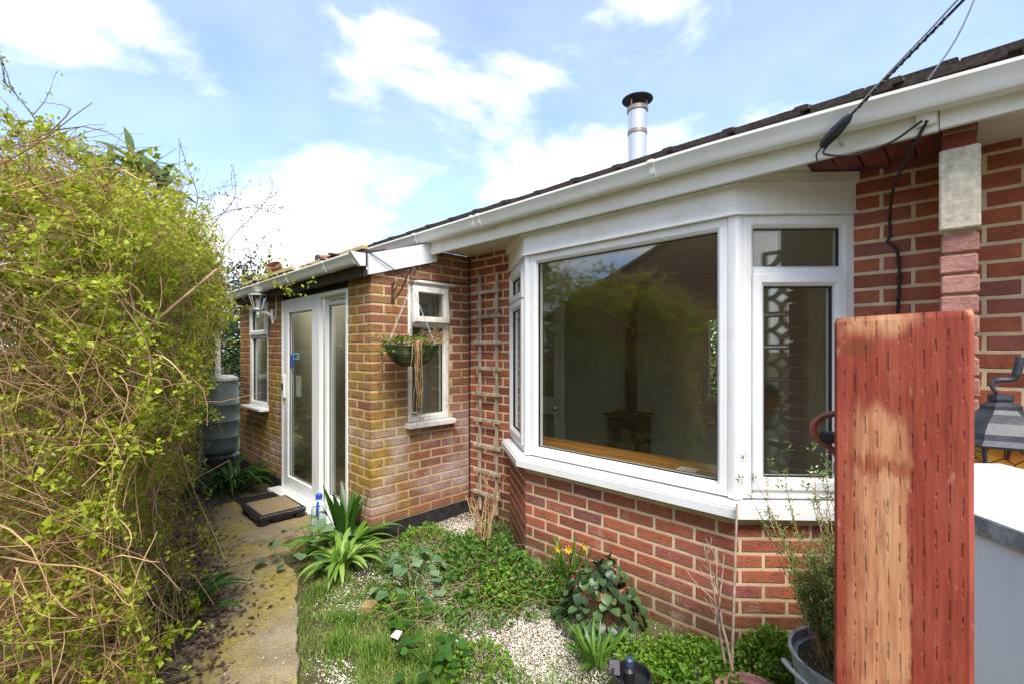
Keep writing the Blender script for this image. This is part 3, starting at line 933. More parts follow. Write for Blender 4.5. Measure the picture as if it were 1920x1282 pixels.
# window board
wb = MB(); pts = [poly_at(BAY, L_, u, -.075) for u in (.12, L_[1], L_[2], L_[3] - .12)] + [V(-.46, 2.86), V(-2.55, 2.86)]
wb.add([V(p.x, p.y, .776) for p in pts] + [V(p.x, p.y, .744) for p in pts], [tuple(range(6)), tuple(range(6, 12))[::-1]] + [(k, (k + 1) % 6, 6 + (k + 1) % 6, 6 + k) for k in range(6)])
wb.build('window_board', M['varnish'], house)
m = MB(); m.box((-1.5, 2.895, .38), (2.3, .06, .73)); m.build('room_bay_wall', M['roomwall'], house)
# inner door, ajar
dr = bpy.data.objects.new('inner_door', None)
bd = basis((-3.225, 4.155, 0.02), V(-.86, -.10, 0).normalized(), (0, 0, 1), V(.1, -.86, 0).normalized())
m = MB()
def bbox(mb, Bf, u0, v0, u1, v1, n0, n1):
    vs = [Bf(u, v, n) for n in (n0, n1) for v in (v0, v1) for u in (u0, u1)]
    mb.add(vs, [(0, 2, 3, 1), (4, 5, 7, 6), (0, 1, 5, 4), (2, 6, 7, 3), (0, 4, 6, 2), (1, 3, 7, 5)])
bbox(m, bd, 0, 0, .11, 1.98, 0, .04); bbox(m, bd, .65, 0, .76, 1.98, 0, .04)
for v0, v1 in ((0, .22), (.72, .92), (1.87, 1.98)): bbox(m, bd, .1102, v0, .6498, v1, .001, .039)
door = m.build('inner_door', M['roomdoor'], house)
m = MB(); bbox(m, bd, .11, .22, .65, .72, .014, .024); bbox(m, bd, .11, .92, .65, 1.87, .014, .024); m.build('door_panel', M['carpet'], door)
k = bd(.055, .80, .04); kn = bd(.055, .80, .10)
m = MB(); m.tube([k, bd(.055, .80, .07)], .012, 10); m.lathe([(0, -.03), (.022, -.022), (.03, 0), (.022, .022), (0, .03)], tuple(kn), 14); m.build('knob', M['chrome'], door, smooth=True)
m = MB(); m.box(tuple(bd(.055, .70, .042)), (.02, .006, .05), .004); m.build('keyhole_plate', M['chrome'], door)

stove = thing('wood_stove', (-3.03, 5.25, 0), 'black wood burning stove seen through the bay window', 'stove')
m = MB(); m.box((-3.03, 5.25, .40), (.44, .36, .50), .02); m.box((-3.03, 5.25, .665), (.50, .42, .03), .008); m.build('firebox', M['stove'], stove)
for sx in (-1, 1):
    for sy in (-1, 1):
        m = MB(); m.tube([(-3.03 + sx * .18, 5.25 + sy * .14, .004), (-3.03 + sx * .17, 5.25 + sy * .13, .16)], [.014, .022], 8); m.build('leg', M['stove'], stove)
m = MB(); m.box((-3.03, 5.062, .42), (.33, .02, .34), .006); m.build('stove_door', M['stove'], stove)
m = MB(); m.tube([(-3.03, 5.3, .67), (-3.03, 5.3, 1.95), (-2.92, 5.3, 2.12), (-2.8, 5.3, 2.32)], .075, 16); m.build('flue_pipe', M['stove'], stove, smooth=True)
pad = MB(); pad.box((-1.13, 2.62, .781), (.11, .075, .008), .002)
po = pad.build('notepad', M['paper'])
tag(po, 'small white notepad lying on the varnished window board', 'notepad')

# ------------------------------------------------------------------ porch extension
PX0, PX1, PY = -6.59, -3.25, 1.774
porch = thing('porch_extension', (-4.9, 2.2, 0), 'weathered brick porch with white sliding door, lean-to roof and small windows', 'porch')
PW = (2.105, 2.525, .85, 2.03)      # side window (y0,y1,z0,z1)
FW = (-6.20, -5.55, .82, 2.02)      # front window
DX = (-5.135, -3.633, 1.99)
rz = lambda y: 2.075 + (y - 1.74) * .285
def wallblock(mb, a, b): mb.box(((a[0] + b[0]) / 2, (a[1] + b[1]) / 2, (a[2] + b[2]) / 2), (b[0] - a[0], b[1] - a[1], b[2] - a[2]))
m = MB()
wallblock(m, (PX0, PY, -.05), (FW[0] - .002, PY + .1, 2.13)); wallblock(m, (FW[1] + .002, PY, -.05), (DX[0] - .002, PY + .1, 2.13))
wallblock(m, (FW[0] - .002, PY, -.05), (FW[1] + .002, PY + .1, FW[2] - .002)); wallblock(m, (FW[0] - .002, PY, FW[3] + .002), (FW[1] + .002, PY + .1, 2.13))
wallblock(m, (PX0, PY + .1, -.05), (PX0 + .1, WALL_Y + .3, 2.13))
pwall2 = m.build('wall', M['mortar_porch'], porch); m = MB()
wallblock(m, (DX[1] + .002, PY, -.05), (PX1, PY + .1, 2.10))
wallblock(m, (PX1 - .1, PY + .1, -.05), (PX1, PW[0] - .002, 2.13)); wallblock(m, (PX1 - .1, PW[1] + .002, -.05), (PX1, WALL_Y, 2.30))
wallblock(m, (PX1 - .1, PW[0] - .002, -.05), (PX1, PW[1] + .002, PW[2] - .002)); wallblock(m, (PX1 - .1, PW[0] - .002, PW[3] + .002), (PX1, PW[1] + .002, 2.19))
wallblock(m, (PX1 - .1, 2.32, 2.1902), (PX1, PW[1] + .002, 2.29))
pwall = m.build('wall', M['mortar_porch'], porch)
npb = 0
poly = [(DX[1] + .004, PY), (PX1, PY), (PX1, WALL_Y - .004)]
uc = PX1 - DX[1] - .004
npb += lay_bricks(pwall, poly, M['brick_porch'], courses(.112, 2.33), corner_bond(uc, 0, uc + WALL_Y - .004 - PY, [(uc + PW[0] - PY, uc + PW[1] - PY, PW[2], PW[3])], lambda u: 2.12 if u < uc + .2 else rz(PY + u - uc) + .14), depth=.05)
npb += lay_bricks(pwall2, [(PX0, PY), (DX[0] - .004, PY)], M['brick_porch'], courses(.112, 2.12), stretcher(0, DX[0] - .004 - PX0, [(FW[0] - PX0, FW[1] - PX0, FW[2] - .01, FW[3])]), depth=.05)
print('porch bricks', npb)
m = MB(); m.box((PX1 - .045, (PY + WALL_Y) / 2 + .002, .03), (.10, WALL_Y - PY - .004, .150), .006)
m.build('plinth', M['bitumen'], porch)
m = MB(); m.box(((DX[1] + PX1) / 2, PY + .044, .028), (PX1 - DX[1] - .002, .10, .150), .006); m.build('plinth', M['bitumen'], porch)
m = MB(); m.box(((PX0 + DX[0]) / 2, PY + .044, .028), (DX[0] - PX0 - .002, .10, .150), .006); m.build('plinth', M['bitumen'], porch)

# side window, old painted timber
O = V(PX1, PW[0], PW[2]); U = V(0, 1, 0); Nn = V(1, 0, 0); w_, h_ = PW[1] - PW[0], PW[3] - PW[2]
win = window_unit(porch, 'porch_side_window', O, U, Nn, (0, .03, w_, h_), [('fixed', .055, .085, w_ - .055, .83), ('bar', .05, .815, w_ - .05, .86)], M['oldpaint'], fw=.055)
B = basis(O + V(.012, 0, 0), U, (0, 0, 1), Nn)
Mr = Matrix.Translation(O + V(0, 0, h_ - .03)) @ Matrix.Rotation(R(-5), 4, 'Y') @ Matrix.Translation(-(O + V(0, 0, h_ - .03)))
s = MB(); s.sweep_ring(lambda a, b, c: Mr @ B(a, b, c), (.03, .85, w_ - .03, h_ - .03), [(0, -.02), (0, .018), (.005, .022), (.045, .022), (.05, .010), (.05, -.02)]); s.build('top_light', M['oldpaint'], win)
p = MB(); pts = [Mr @ B(u, v, n) for n in (.0, -.006) for (u, v) in ((.07, .89), (w_ - .07, .89), (w_ - .07, h_ - .07), (.07, h_ - .07))]
p.add(pts, [(0, 1, 2, 3), (7, 6, 5, 4), (0, 4, 5, 1), (1, 5, 6, 2), (2, 6, 7, 3), (3, 7, 4, 0)]); p.build('pane', M['glass'], win)
m = MB(); m.box((PX1 + .015, (PW[0] + PW[1]) / 2, PW[2] + .005), (.11, w_ + .06, .045), .006); m.build('sill', M['oldpaint'], win)
m = MB(); m.box((PX1 + .012, (PW[0] + PW[1]) / 2 + .02, PW[3] + .012), (.05, w_ + .05, .022), .003); m.build('drip_board', M['oldpaint'], win)
# front window
O = V(FW[0], PY, FW[2]); U = V(1, 0, 0); Nn = V(0, -1, 0); w_, h_ = FW[1] - FW[0], FW[3] - FW[2]
win = window_unit(porch, 'porch_front_window', O, U, Nn, (0, 0, w_, h_), [('sash', .035, .83, w_ - .035, h_ - .03), ('bar', .05, .79, w_ - .05, .84), ('fixed', .062, .062, w_ - .062, .79)], M['upvc'], fw=.062)
m = MB(); m.box(((FW[0] + FW[1]) / 2, PY - .035, FW[2] - .012), (w_ + .07, .13, .03), .005); m.build('sill', M['upvc'], win)

# sliding door
dw = DX[1] - DX[0]; B = basis((DX[0], PY + .004, 0), (1, 0, 0), (0, 0, 1), (0, -1, 0))
m = MB(); m.sweep_ring(B, (0, .02, dw, DX[2]), [(0, -.09), (0, .006), (.004, .010), (.034, .010), (.038, .006), (.038, -.09)])
sdoor = m.build('sliding_door', M['upvc'], porch)
def leafpanel(u0, u1, nn, sl, sr, tb):
    v0, v1 = .055, DX[2] - .036
    m = MB()
    outer = [(u0, v0), (u1, v0), (u1, v1), (u0, v1)]; inner = [(u0 + sl, v0 + tb), (u1 - sr, v0 + tb), (u1 - sr, v1 - tb * .8), (u0 + sl, v1 - tb * .8)]
    inn2 = [(u0 + sl + .012, v0 + tb + .012), (u1 - sr - .012, v0 + tb + .012), (u1 - sr - .012, v1 - tb * .8 - .012), (u0 + sl + .012, v1 - tb * .8 - .012)]
    vs = [B(u, v, nn - .04) for u, v in outer] + [B(u, v, nn) for u, v in outer] + [B(u, v, nn) for u, v in inner] + [B(u, v, nn - .018) for u, v in inn2] + [B(u, v, nn - .04) for u, v in inn2]
    fs = [(r_ * 4 + i, r_ * 4 + (i + 1) % 4, (r_ + 1) % 5 * 4 + (i + 1) % 4, (r_ + 1) % 5 * 4 + i) for r_ in range(5) for i in range(4)]
    m.add(vs, fs); lf = m.build('door_leaf', M['upvc'], sdoor)
    p = MB(); pts = [B(u, v, n) for n in (nn - .022, nn - .032) for u, v in inn2]
    p.add(pts, [(0, 1, 2, 3), (7, 6, 5, 4), (0, 4, 5, 1), (1, 5, 6, 2), (2, 6, 7, 3), (3, 7, 4, 0)]); p.build('pane', M['glass'], sdoor)
    g = MB(); g.sweep_ring(B, (inn2[0][0] - .003, inn2[0][1] - .003, inn2[2][0] + .003, inn2[2][1] + .003), [(0, nn - .022), (0, nn - .016), (.006, nn - .017), (.006, nn - .022)]); g.build('gasket', M['gasket'], sdoor)
    return lf
leafpanel(.036, .935, .004, .125, .16, .12)
leafpanel(.945, dw - .036, -.042, .055, .03, .09)
m = MB(); m.box((DX[0] + .085, PY - .012, 1.10), (.055, .022, .24), .006); m.build('handle', M['upvc'], sdoor)
m = MB(); m.box((DX[0] + .092, PY - .028, 1.10), (.014, .02, .07), .004); m.build('handle_latch', M['black'], sdoor)
m = MB(); m.sweep_ring(B, (.215, 1.00, .30, 1.21), [(0, -.08), (0, -.06), (.022, -.06), (.022, -.08)]); m.build('inner_handle', M['upvc'], sdoor)
m = MB(); m.box((DX[0] + dw / 2 - .02, PY - .055, .020), (dw + .06, .15, .036), .006); m.build('threshold', M['upvc'], sdoor)
for i in range(2):
    m = MB(); m.box((DX[0] + 1.14 + i * .17, PY + .0455, DX[2] - .075), (.13, .002, .008)); m.build('trickle_vent', M['black'], sdoor)
# stickers on the glass
m = MB(); m.box((DX[0] + .235, PY + .016, 1.36), (.075, .002, .14)); m.build('sticker', simple('blue_sticker', (.02, .10, .42), .4, .1), sdoor)
m = MB(); m.box((DX[0] + .345, PY + .016, 1.415), (.135, .002, .065)); st = m.build('sticker', simple('pale_blue_sticker', (.30, .48, .55), .4, .1), sdoor)
m = MB(); m.lathe([(0, 0), (.024, 0), (.024, .0015), (0, .0015)], (DX[0] + .325, PY + .0135, 1.415), 14, Matrix.Rotation(R(90), 3, 'X')); m.box((DX[0] + .375, PY + .0135, 1.405), (.05, .002, .012)); m.box((DX[0] + .375, PY + .0135, 1.428), (.05, .002, .012)); m.build('sticker_emblem', simple('dark_blue_print', (.01, .05, .16), .5, .1), st)

m = MB(); m.box(((DX[0] + DX[1]) / 2, PY + .05, 2.045), (DX[1] - DX[0] - .006, .08, .10)); m.build('lintel', M['darkwood'], porch)
# inside the porch
m = MB()
quad(m, V(PX0 + .11, WALL_Y - .03, 0), V(PX1 - .11, WALL_Y - .03, 0), V(PX1 - .11, WALL_Y - .03, 2.2), V(PX0 + .11, WALL_Y - .03, 2.2))
quad(m, V(PX0 + .11, PY + .11, 0), V(PX0 + .11, WALL_Y, 0), V(PX0 + .11, WALL_Y, 2.2), V(PX0 + .11, PY + .11, 2.2))
m.build('inner_wall', M['porchwall'], porch)
m = MB(); quad(m, V(PX0 + .1, PY + .09, .012), V(PX1 - .1, PY + .09, .012), V(PX1 - .1, WALL_Y, .012), V(PX0 + .1, WALL_Y, .012)); m.build('inner_floor', M['porchfloor'], porch)
m = MB(); m.box((-4.05, PY + .55, 1.0), (.22, .03, 1.96), .004); m.build('inner_partition', M['roomdoor'], porch)

# lean-to roof
m = MB()
ra, rb = (1.72, 2.232), (2.29, 2.340)
m.add([V(x, y, z) for x in (PX0 - .05, PX1 + .0) for (y, z) in ((ra[0], ra[1] - .03), (ra[0], ra[1]), (rb[0], rb[1]), (rb[0], rb[1] - .03))], [(0, 1, 2, 3), (7, 6, 5, 4), (0, 4, 5, 1), (1, 5, 6, 2), (2, 6, 7, 3), (3, 7, 4, 0)])
proof = m.build('lean_to_roof', M['darkwood'], porch)
m = MB(); m.box(((PX0 + PX1) / 2, PY - .065, 2.125), (PX1 - PX0 + .06, .022, .19)); m.build('fascia', M['darkwood'], porch)
m = MB(); m.box(((PX0 + PX1) / 2, PY - .02, 2.062), (PX1 - PX0 + .02, .075, .012)); m.build('soffit', M['darkwood'], porch)
pg = gutter_mesh(PX0 - .13, PX1 + .015, PY - .077, lambda x: 2.195 + (x - PX1) * .006).build('gutter', M['gutter'], porch, smooth=True)
for x in (-6.05, -5.30, -4.55, -3.72): clip(pg, x, PY - .077, 2.195 + (x - PX1) * .006, .03)
m = MB(); m.extrude([(-.060, -.085), (-.018, -.090), (.052, -.004), (.058, .008), (-.060, .008)], basis((PX1 + .010, PY - .135, 2.19), (0, -1, 0), (1, 0, 0), (0, 0, 1)), 0, .045); m.build('gutter_end_cap', M['gutter'], pg)
# torn edge of the lean-to roof: battens and broken tiles
for i, (x0, x1, dz) in enumerate(((-3.42, -4.05, .0), (-4.15, -4.72, -.004), (-4.85, -5.5, .003), (-5.6, -6.5, 0))):
    m = MB(); m.box(((x0 + x1) / 2, 1.80 + rng.uniform(-.02, .02), 2.298 + dz), (abs(x1 - x0), .05, .034), .004); m.build('batten', M['battens'], proof)
for i in range(20):
    x = rng.uniform(-6.5, -3.6); m = MB(); m.box((0, 0, 0), (rng.uniform(.06, .2), rng.uniform(.06, .16), .014), .003, Matrix.Translation((x, rng.uniform(1.76, 2.0), 2.268 + rng.uniform(0, .04))) @ Euler((rng.uniform(-.3, .5), rng.uniform(-.25, .25), rng.uniform(0, 3))).to_matrix().to_4x4())
    m.build('broken_tile', M['tile'] if i % 3 else M['terracotta'], proof)
m = MB(); m.lathe([(.075, 0), (.072, .17), (.064, .17), (.066, 0)], (0, 0, 0), 20, None); me = m.mesh('ridge_tile', True)
o = link('ridge_tile', me, M['terracotta'], proof, (-5.72, 1.95, 2.30), (R(38), R(12), R(25)), 1.15)
m = MB(); m.box((-5.12, 2.30, 2.495), (.10, .34, .07), .004); m.build('verge_tile', M['tile'], roof)

# bargeboard
m = MB()
bb = [(1.735, 2.045), (2.375, 2.232), (2.345, 2.392), (1.735, 2.205)]
vs = [V(PX1 + .012, y, z) for y, z in bb] + [V(PX1 + .036, y, z) for y, z in bb]
m.add(vs, [(0, 1, 2, 3), (7, 6, 5, 4), (0, 4, 5, 1), (1, 5, 6, 2), (2, 6, 7, 3), (3, 7, 4, 0)]); m.build('bargeboard', M['barge'], porch)
# downpipe
def curve(pts, n=8):
    pts = [Vector(p) for p in pts]; out = []
    P = [pts[0] * 2 - pts[1]] + pts + [pts[-1] * 2 - pts[-2]]
    for i in range(1, len(P) - 2):
        for k in range(n):
            t = k / n
            out.append(.5 * ((2 * P[i]) + (P[i + 1] - P[i - 1]) * t + (2 * P[i - 1] - 5 * P[i] + 4 * P[i + 1] - P[i + 2]) * t * t + (3 * P[i] - P[i - 1] - 3 * P[i + 1] + P[i + 2]) * t ** 3))
    return out + [pts[-1]]
m = MB(); m.tube([(-6.66, 1.64, 2.10), (-6.66, 1.64, 2.03)], .04, 16); m.build('outlet', M['black'], porch)
dp = MB(); dp.tube([(-6.66, 1.64, 2.04), (-6.66, 1.64, 1.95), (-6.70, 1.63, 1.89), (-6.80, 1.59, 1.77), (-6.83, 1.58, 1.70), (-6.83, 1.58, 1.165)], .034, 16); dpo = dp.build('downpipe', M['gutter'], porch, smooth=True)
for z_, x_, y_ in ((1.96, -6.66, 1.64), (1.70, -6.83, 1.58)):
    lathe_part('pipe_collar', [(.034, -.03), (.040, -.03), (.040, .03), (.034, .03)], (x_, y_, z_), M['gutter'], dpo, 16)

# ------------------------------------------------------------------ neighbouring house and screen wall (seen mirrored in the glass)
def far_brick():
    k = N('far_brickwork', .9, .2); p = k.pos(); x = k.xyz(p)
    cb = k.n('ShaderNodeCombineXYZ'); k.put(cb.inputs[0], x[0]); k.put(cb.inputs[1], x[2])
    b = k.n('ShaderNodeTexBrick'); k.put(b.inputs['Vector'], cb.outputs[0])
    b.inputs['Scale'].default_value = 1; b.inputs['Mortar Size'].default_value = .006; b.inputs['Brick Width'].default_value = .225; b.inputs['Row Height'].default_value = .075
    b.inputs['Color1'].default_value = (.30, .10, .06, 1); b.inputs['Color2'].default_value = (.20, .07, .05, 1); b.inputs['Mortar'].default_value = (.42, .33, .22, 1)
    k.col(b.outputs[0]); return k.m
M['farbrick'] = far_brick()
nh = thing('neighbour_house', (-2.3, -6.5, 0), 'neighbouring brick gable house mirrored in the big bay window pane', 'house')
NY = -4.3
gab = [(-7.4, 0), (2.8, 0), (2.8, 2.37), (-2.3, 4.585), (-7.4, 2.37)]
m = MB(); m.add([V(x, NY, z) for x, z in gab] + [V(x, NY - 6, z) for x, z in gab], [tuple(range(5)), tuple(range(5, 10))[::-1]] + [(i, (i + 1) % 5, 5 + (i + 1) % 5, 5 + i) for i in range(5)]); m.build('wall', M['farbrick'], nh)
for s_ in (-1, 1):
    m = MB(); a = V(-2.3, 0, 4.60); b = V(-2.3 + s_ * 5.5, 0, 4.60 - 5.5 * .434)
    vs = [V(p.x, y, p.z + dz) for p in (a, b) for y in (NY + .08, NY - 6.1) for dz in (0.004, .08)]
    m.add(vs, [(0, 1, 3, 2), (4, 6, 7, 5), (0, 4, 5, 1), (2, 3, 7, 6), (1, 5, 7, 3), (0, 2, 6, 4)]); m.build('roof', M['neigh_roof'], nh)
m = MB(); m.box((.4, NY + .012, 1.45), (1.1, .04, 1.05), .004); w1 = m.build('window', M['upvc'], nh)
m = MB(); m.box((.4, NY + .036, 1.45), (.95, .01, .9)); m.build('pane', M['gasket'], w1)

sw = thing('screen_wall', (1.5, 1.9, 0), 'pierced concrete screen block wall with brick pier mirrored in the side pane', 'wall')
m = MB(); m.box((1.6, 2.36, 1.2), (.2, .80, 2.4)); 
kk = far_brick()
m2 = MB()
for zc_, ci in [(z0 + .0325, ci) for z0, z1, ci in courses(0, 2.4)]:
    u = 1.965 - (.11 if ci % 2 else 0)
    while u < 2.75:
        a, b_ = max(u, 1.965), min(u + BL, 2.755)
        if b_ - a > .03: m2.box((1.498, (a + b_) / 2, zc_), (.02, b_ - a, BH), .004)
        u += BL + JT
pc = m.build('pier', M['mortar'], sw); bo = m2.build('brickwork', M['brick'], pc); bo['kind'] = 'stuff'
sbm = MB()
for a, b_ in (((0, -.135), (.29, .02)), ((0, .135), (.29, .02))): sbm.box((0, a[1], 0), (.09, .02, .29))
for s_ in (-1, 1): sbm.box((0, 0, s_ * .135), (.09, .25, .02))
for q in range(4):
    a0 = q * 90
    cy, cz = .125 * math.copysign(1, math.cos(R(a0 + 45))), .125 * math.copysign(1, math.sin(R(a0 + 45)))
    pts = [(0, cy * 1 - math.copysign(1, cy) * .125 * math.cos(R(t)), cz - math.copysign(1, cz) * .125 * math.sin(R(t))) for t in range(0, 91, 10)]
    for dx in (-.03, .03):
        sbm.tube([(dx, p[1], p[2]) for p in pts], .016, 6)
sbme = sbm.mesh('screen_block'); sbme.materials.append(M['conc_block'])
for i in range(8):
    link('screen_block', sbme, None, sw, (1.55, 1.80, .155 + i * .30))
    if i < 5: link('screen_block', sbme, None, sw, (1.55, 1.50, .155 + i * .30))
m = MB(); m.box((1.55, 1.2, .4), (.1, .29, .8)); m.build('low_wall', M['conc_block'], sw)

# ------------------------------------------------------------------ small things on and by the walls
# trellis
tr = thing('trellis', (-2.96, 2.74, .06), 'narrow grey weathered wooden trellis fixed to the brick wall by the bay', 'trellis')
for x in (-3.065, -2.85):
    m = MB(); m.box((x, WALL_Y - .035, 1.10), (.030, .018, 2.08), .003); m.build('upright', M['trellis'], tr)
for i, z in enumerate((1.98, 1.765, 1.54, 1.315, 1.09, .86, .63, .41, .215)):
    m = MB(); m.box((0, 0, 0), (.34, .018, .032), .003, Matrix.Translation((-2.965 + rng.uniform(-.01, .01), WALL_Y - .054, z)) @ Matrix.Rotation(rng.uniform(-.025, .025), 4, 'Y')); m.build('rung', M['trellis'], tr)

# hanging basket bracket, basket, chains
by_ = 1.953
br = thing('basket_bracket', (PX1, by_, 1.95), 'rusty scrolled iron bracket holding the hanging basket', 'bracket')
m = MB(); m.box((PX1 + .010, by_, 1.93), (.010, .020, .16), .003); m.build('wall_plate', M['rustiron'], br)
m = MB(); m.tube(curve([(PX1 + .014, by_, 1.88), (PX1 + .07, by_, 1.89), (PX1 + .15, by_, 1.95), (PX1 + .23, by_, 2.045), (PX1 + .29, by_, 2.09), (PX1 + .325, by_, 2.075), (PX1 + .32, by_, 2.04), (PX1 + .295, by_, 2.045)], 6), .006, 8)
m.build('arm', M['rustiron'], br, smooth=True)
m = MB(); m.tube(curve([(PX1 + .014, by_, 1.995), (PX1 + .06, by_, 2.01), (PX1 + .075, by_, 1.98), (PX1 + .05, by_, 1.95), (PX1 + .014, by_, 1.94)], 6), .005, 8); m.build('scroll', M['rustiron'], br, smooth=True)
bx_ = -2.969
m = MB(); m.tube(curve([(bx_ - .012, by_, 2.045), (bx_ - .016, by_, 1.99), (bx_, by_, 1.962), (bx_ + .018, by_, 1.985), (bx_ + .012, by_, 2.01)], 6), .005, 8); m.build('hook', M['rustiron'], br, smooth=True)
bz = 1.508
hb_ = thing('hanging_basket', (bx_, by_, 1.35), 'green hanging basket on chains outside the small porch window', 'hanging basket')
prof = [(.0, -.155), (.08, -.150), (.14, -.115), (.18, -.06), (.198, 0)]
m = MB(); m.lathe([(r_ * .96, z_ * .97) for r_, z_ in prof] + [(.17, -.015), (0, -.02)], (bx_, by_, bz), 28); m.build('liner', simple('green_liner', (.11, .15, .05), .9, .4, 18, bump=.8), hb_, smooth=True)
for i in range(10):
    a = i * math.pi / 5
    m = MB(); m.tube([(bx_ + math.cos(a) * r_ * 1.01, by_ + math.sin(a) * r_ * 1.01, bz + z_) for r_, z_ in prof], .0028, 6); m.build('wire', M['black'], hb_)
for r_, z_ in prof[1:]:
    m = MB(); m.tube([(bx_ + math.cos(t * math.pi / 14) * r_ * 1.01, by_ + math.sin(t * math.pi / 14) * r_ * 1.01, bz + z_) for t in range(29)], .0035 if z_ < 0 else .005, 6, False); m.build('hoop', M['black'], hb_)
link_me = MB(); link_me.tube([(math.cos(t * math.pi / 5) * .0045, 0, math.sin(t * math.pi / 5) * .010) for t in range(11)], .0016, 5, False); link_mesh = link_me.mesh('link', True)
for i in range(3):
    a = i * 2 * math.pi / 3 + .5
    p0 = V(bx_ + math.cos(a) * .198, by_ + math.sin(a) * .198, bz); p1 = V(bx_, by_, 1.955); m = MB(); n = int((p1 - p0).length / .016)
    q = (p1 - p0).to_track_quat('Z', 'Y').to_matrix()
    for k in range(n):
        c = p0.lerp(p1, (k + .5) / n); rot = q @ Matrix.Rotation(R(90) * (k % 2), 3, 'Z')
        m.add([rot @ V(*v.co) + c for v in link_mesh.vertices], [tuple(f.vertices) for f in link_mesh.polygons])
    co = m.build('chain', M['galv'], hb_); co['kind'] = 'stuff'
# trailing plant in the basket
tp = thing('trailing_plant', (bx_, by_, bz), 'half dead trailing plant spilling over the hanging basket', 'plant')
P, D = [], []
for i in range(320):
    a = rng.gauss(3.9, 1.6); r_ = rng.uniform(.03, .22)
    P.append((bx_ + math.cos(a) * r_, by_ + math.sin(a) * r_, bz + rng.uniform(-.05, .06))); D.append((math.cos(a) + rng.uniform(-.5, .5), math.sin(a) + rng.uniform(-.5, .5), rng.uniform(-.4, .6)))
v, f, t = leaf_soup(np.array(P), np.array(D), nr.uniform(.025, .05, 320), nr.uniform(.016, .03, 320)); o = link('foliage', soup('foliage', v, f, t), M['leaf_moss'], tp); o['kind'] = 'stuff'
lines = []
for i in range(70):
    a = rng.uniform(0, 6.28); r0 = rng.uniform(.1, .2); L = rng.uniform(.05, .16)
    if i < 14: a = rng.choice([3.7, 5.9]) + rng.uniform(-.12, .12); r0 = .2; L = rng.uniform(.35, .62)
    p = V(bx_ + math.cos(a) * r0, by_ + math.sin(a) * r0, bz + .02); ln_ = [p.copy()]
    for k in range(7):
        if i < 14: p = p + V(math.cos(a) * (.014 if k < 2 else .0) + rng.uniform(-.012, .012), math.sin(a) * (.014 if k < 2 else 0) + rng.uniform(-.012, .012), .012 if k == 0 else -L / 6)
        else: p = p + V(rng.uniform(-.03, .03) + math.cos(a) * .02, rng.uniform(-.03, .03) + math.sin(a) * .02, rng.uniform(-.01, .03))
        ln_.append(p.copy())
    lines.append([tuple(q) for q in ln_])
lines = np.array(lines); v, f = tube_soup(lines, np.linspace(.0035, .0015, 8)[None, :].repeat(len(lines), 0), 4)
o = link('dead_stem', soup('dead_stem', v, f, nr.random(len(v)) * .6), M['twig'], tp); o['kind'] = 'stuff'
# shrivelled leaves along the hanging stems
idx = nr.integers(0, 14, 130); kk_ = nr.integers(2, 8, 130); v, f, t = leaf_soup(lines[idx, kk_] + nr.normal(size=(130, 3)) * .006, nr.normal(size=(130, 3)) + np.array([0, 0, -1.5]), nr.uniform(.015, .03, 130), .008)
o = link('dead_leaf', soup('dead_leaf', v, f, t), M['leaf_dead'], tp); o['kind'] = 'stuff'

# wall lamp beside the sliding door
lx, lz = -5.405, 1.86
lm = thing('wall_lamp', (lx, PY, lz), 'white lantern wall lamp with clear glass beside the sliding door', 'lamp')
m = MB(); m.box((lx, PY - .012, lz), (.055, .024, .11), .006); m.build('back_plate', M['lampwhite'], lm)
m = MB(); m.tube(curve([(lx, PY - .02, lz - .01), (lx, PY - .07, lz + .012), (lx, PY - .12, lz + .022), (lx, PY - .145, lz + .02)], 6), [.022] * 7 + [.016] * 12, 12); m.box((lx, PY - .15, lz + .01), (.03, .03, .06), .006); m.build('arm', M['lampwhite'], lm, smooth=True)
cy = PY - .15
m = MB(); m.lathe([(0, lz + .038), (.035, lz + .04), (.045, lz + .05), (.04, lz + .06), (0, lz + .06)], (lx, cy, 0), 6); m.build('lamp_base', M['lampwhite'], lm)
m = MB(); m.lathe([(.045, lz + .06), (.088, lz + .20), (.085, lz + .20), (.043, lz + .062)], (lx, cy, 0), 6); m.build('lamp_glass', M['lampglass'], lm)
m = MB(); m.lathe([(.092, lz + .198), (.094, lz + .212), (.02, lz + .222), (0, lz + .222)], (lx, cy, 0), 6); m.build('lamp_cap', M['lampwhite'], lm)
m = MB(); m.lathe([(.018, lz + .06), (.018, lz + .10), (.03, lz + .135), (.02, lz + .165), (0, lz + .17)], (lx, cy, 0), 12); m.build('bulb', M['roomdoor'], lm, smooth=True)
for i in range(6):
    a = i * math.pi / 3; m = MB(); m.tube([(lx + .044 * math.cos(a), cy + .044 * math.sin(a), lz + .06), (lx + .089 * math.cos(a), cy + .089 * math.sin(a), lz + .2)], .003, 5); m.build('lamp_rib', M['lampwhite'], lm)
cb = MB(); cb.tube(curve([(lx + .02, PY - .012, lz - .05), (lx + .05, PY - .02, lz - .10), (lx + .11, PY - .012, lz - .05), (lx + .135, PY - .012, lz + .06), (lx + .135, PY - .012, lz + .18)], 6), .006, 8)
tag(cb.build('lamp_cable', M['gutter'], smooth=True), 'short white cable looping from the wall lamp up to the porch eaves', 'cable')

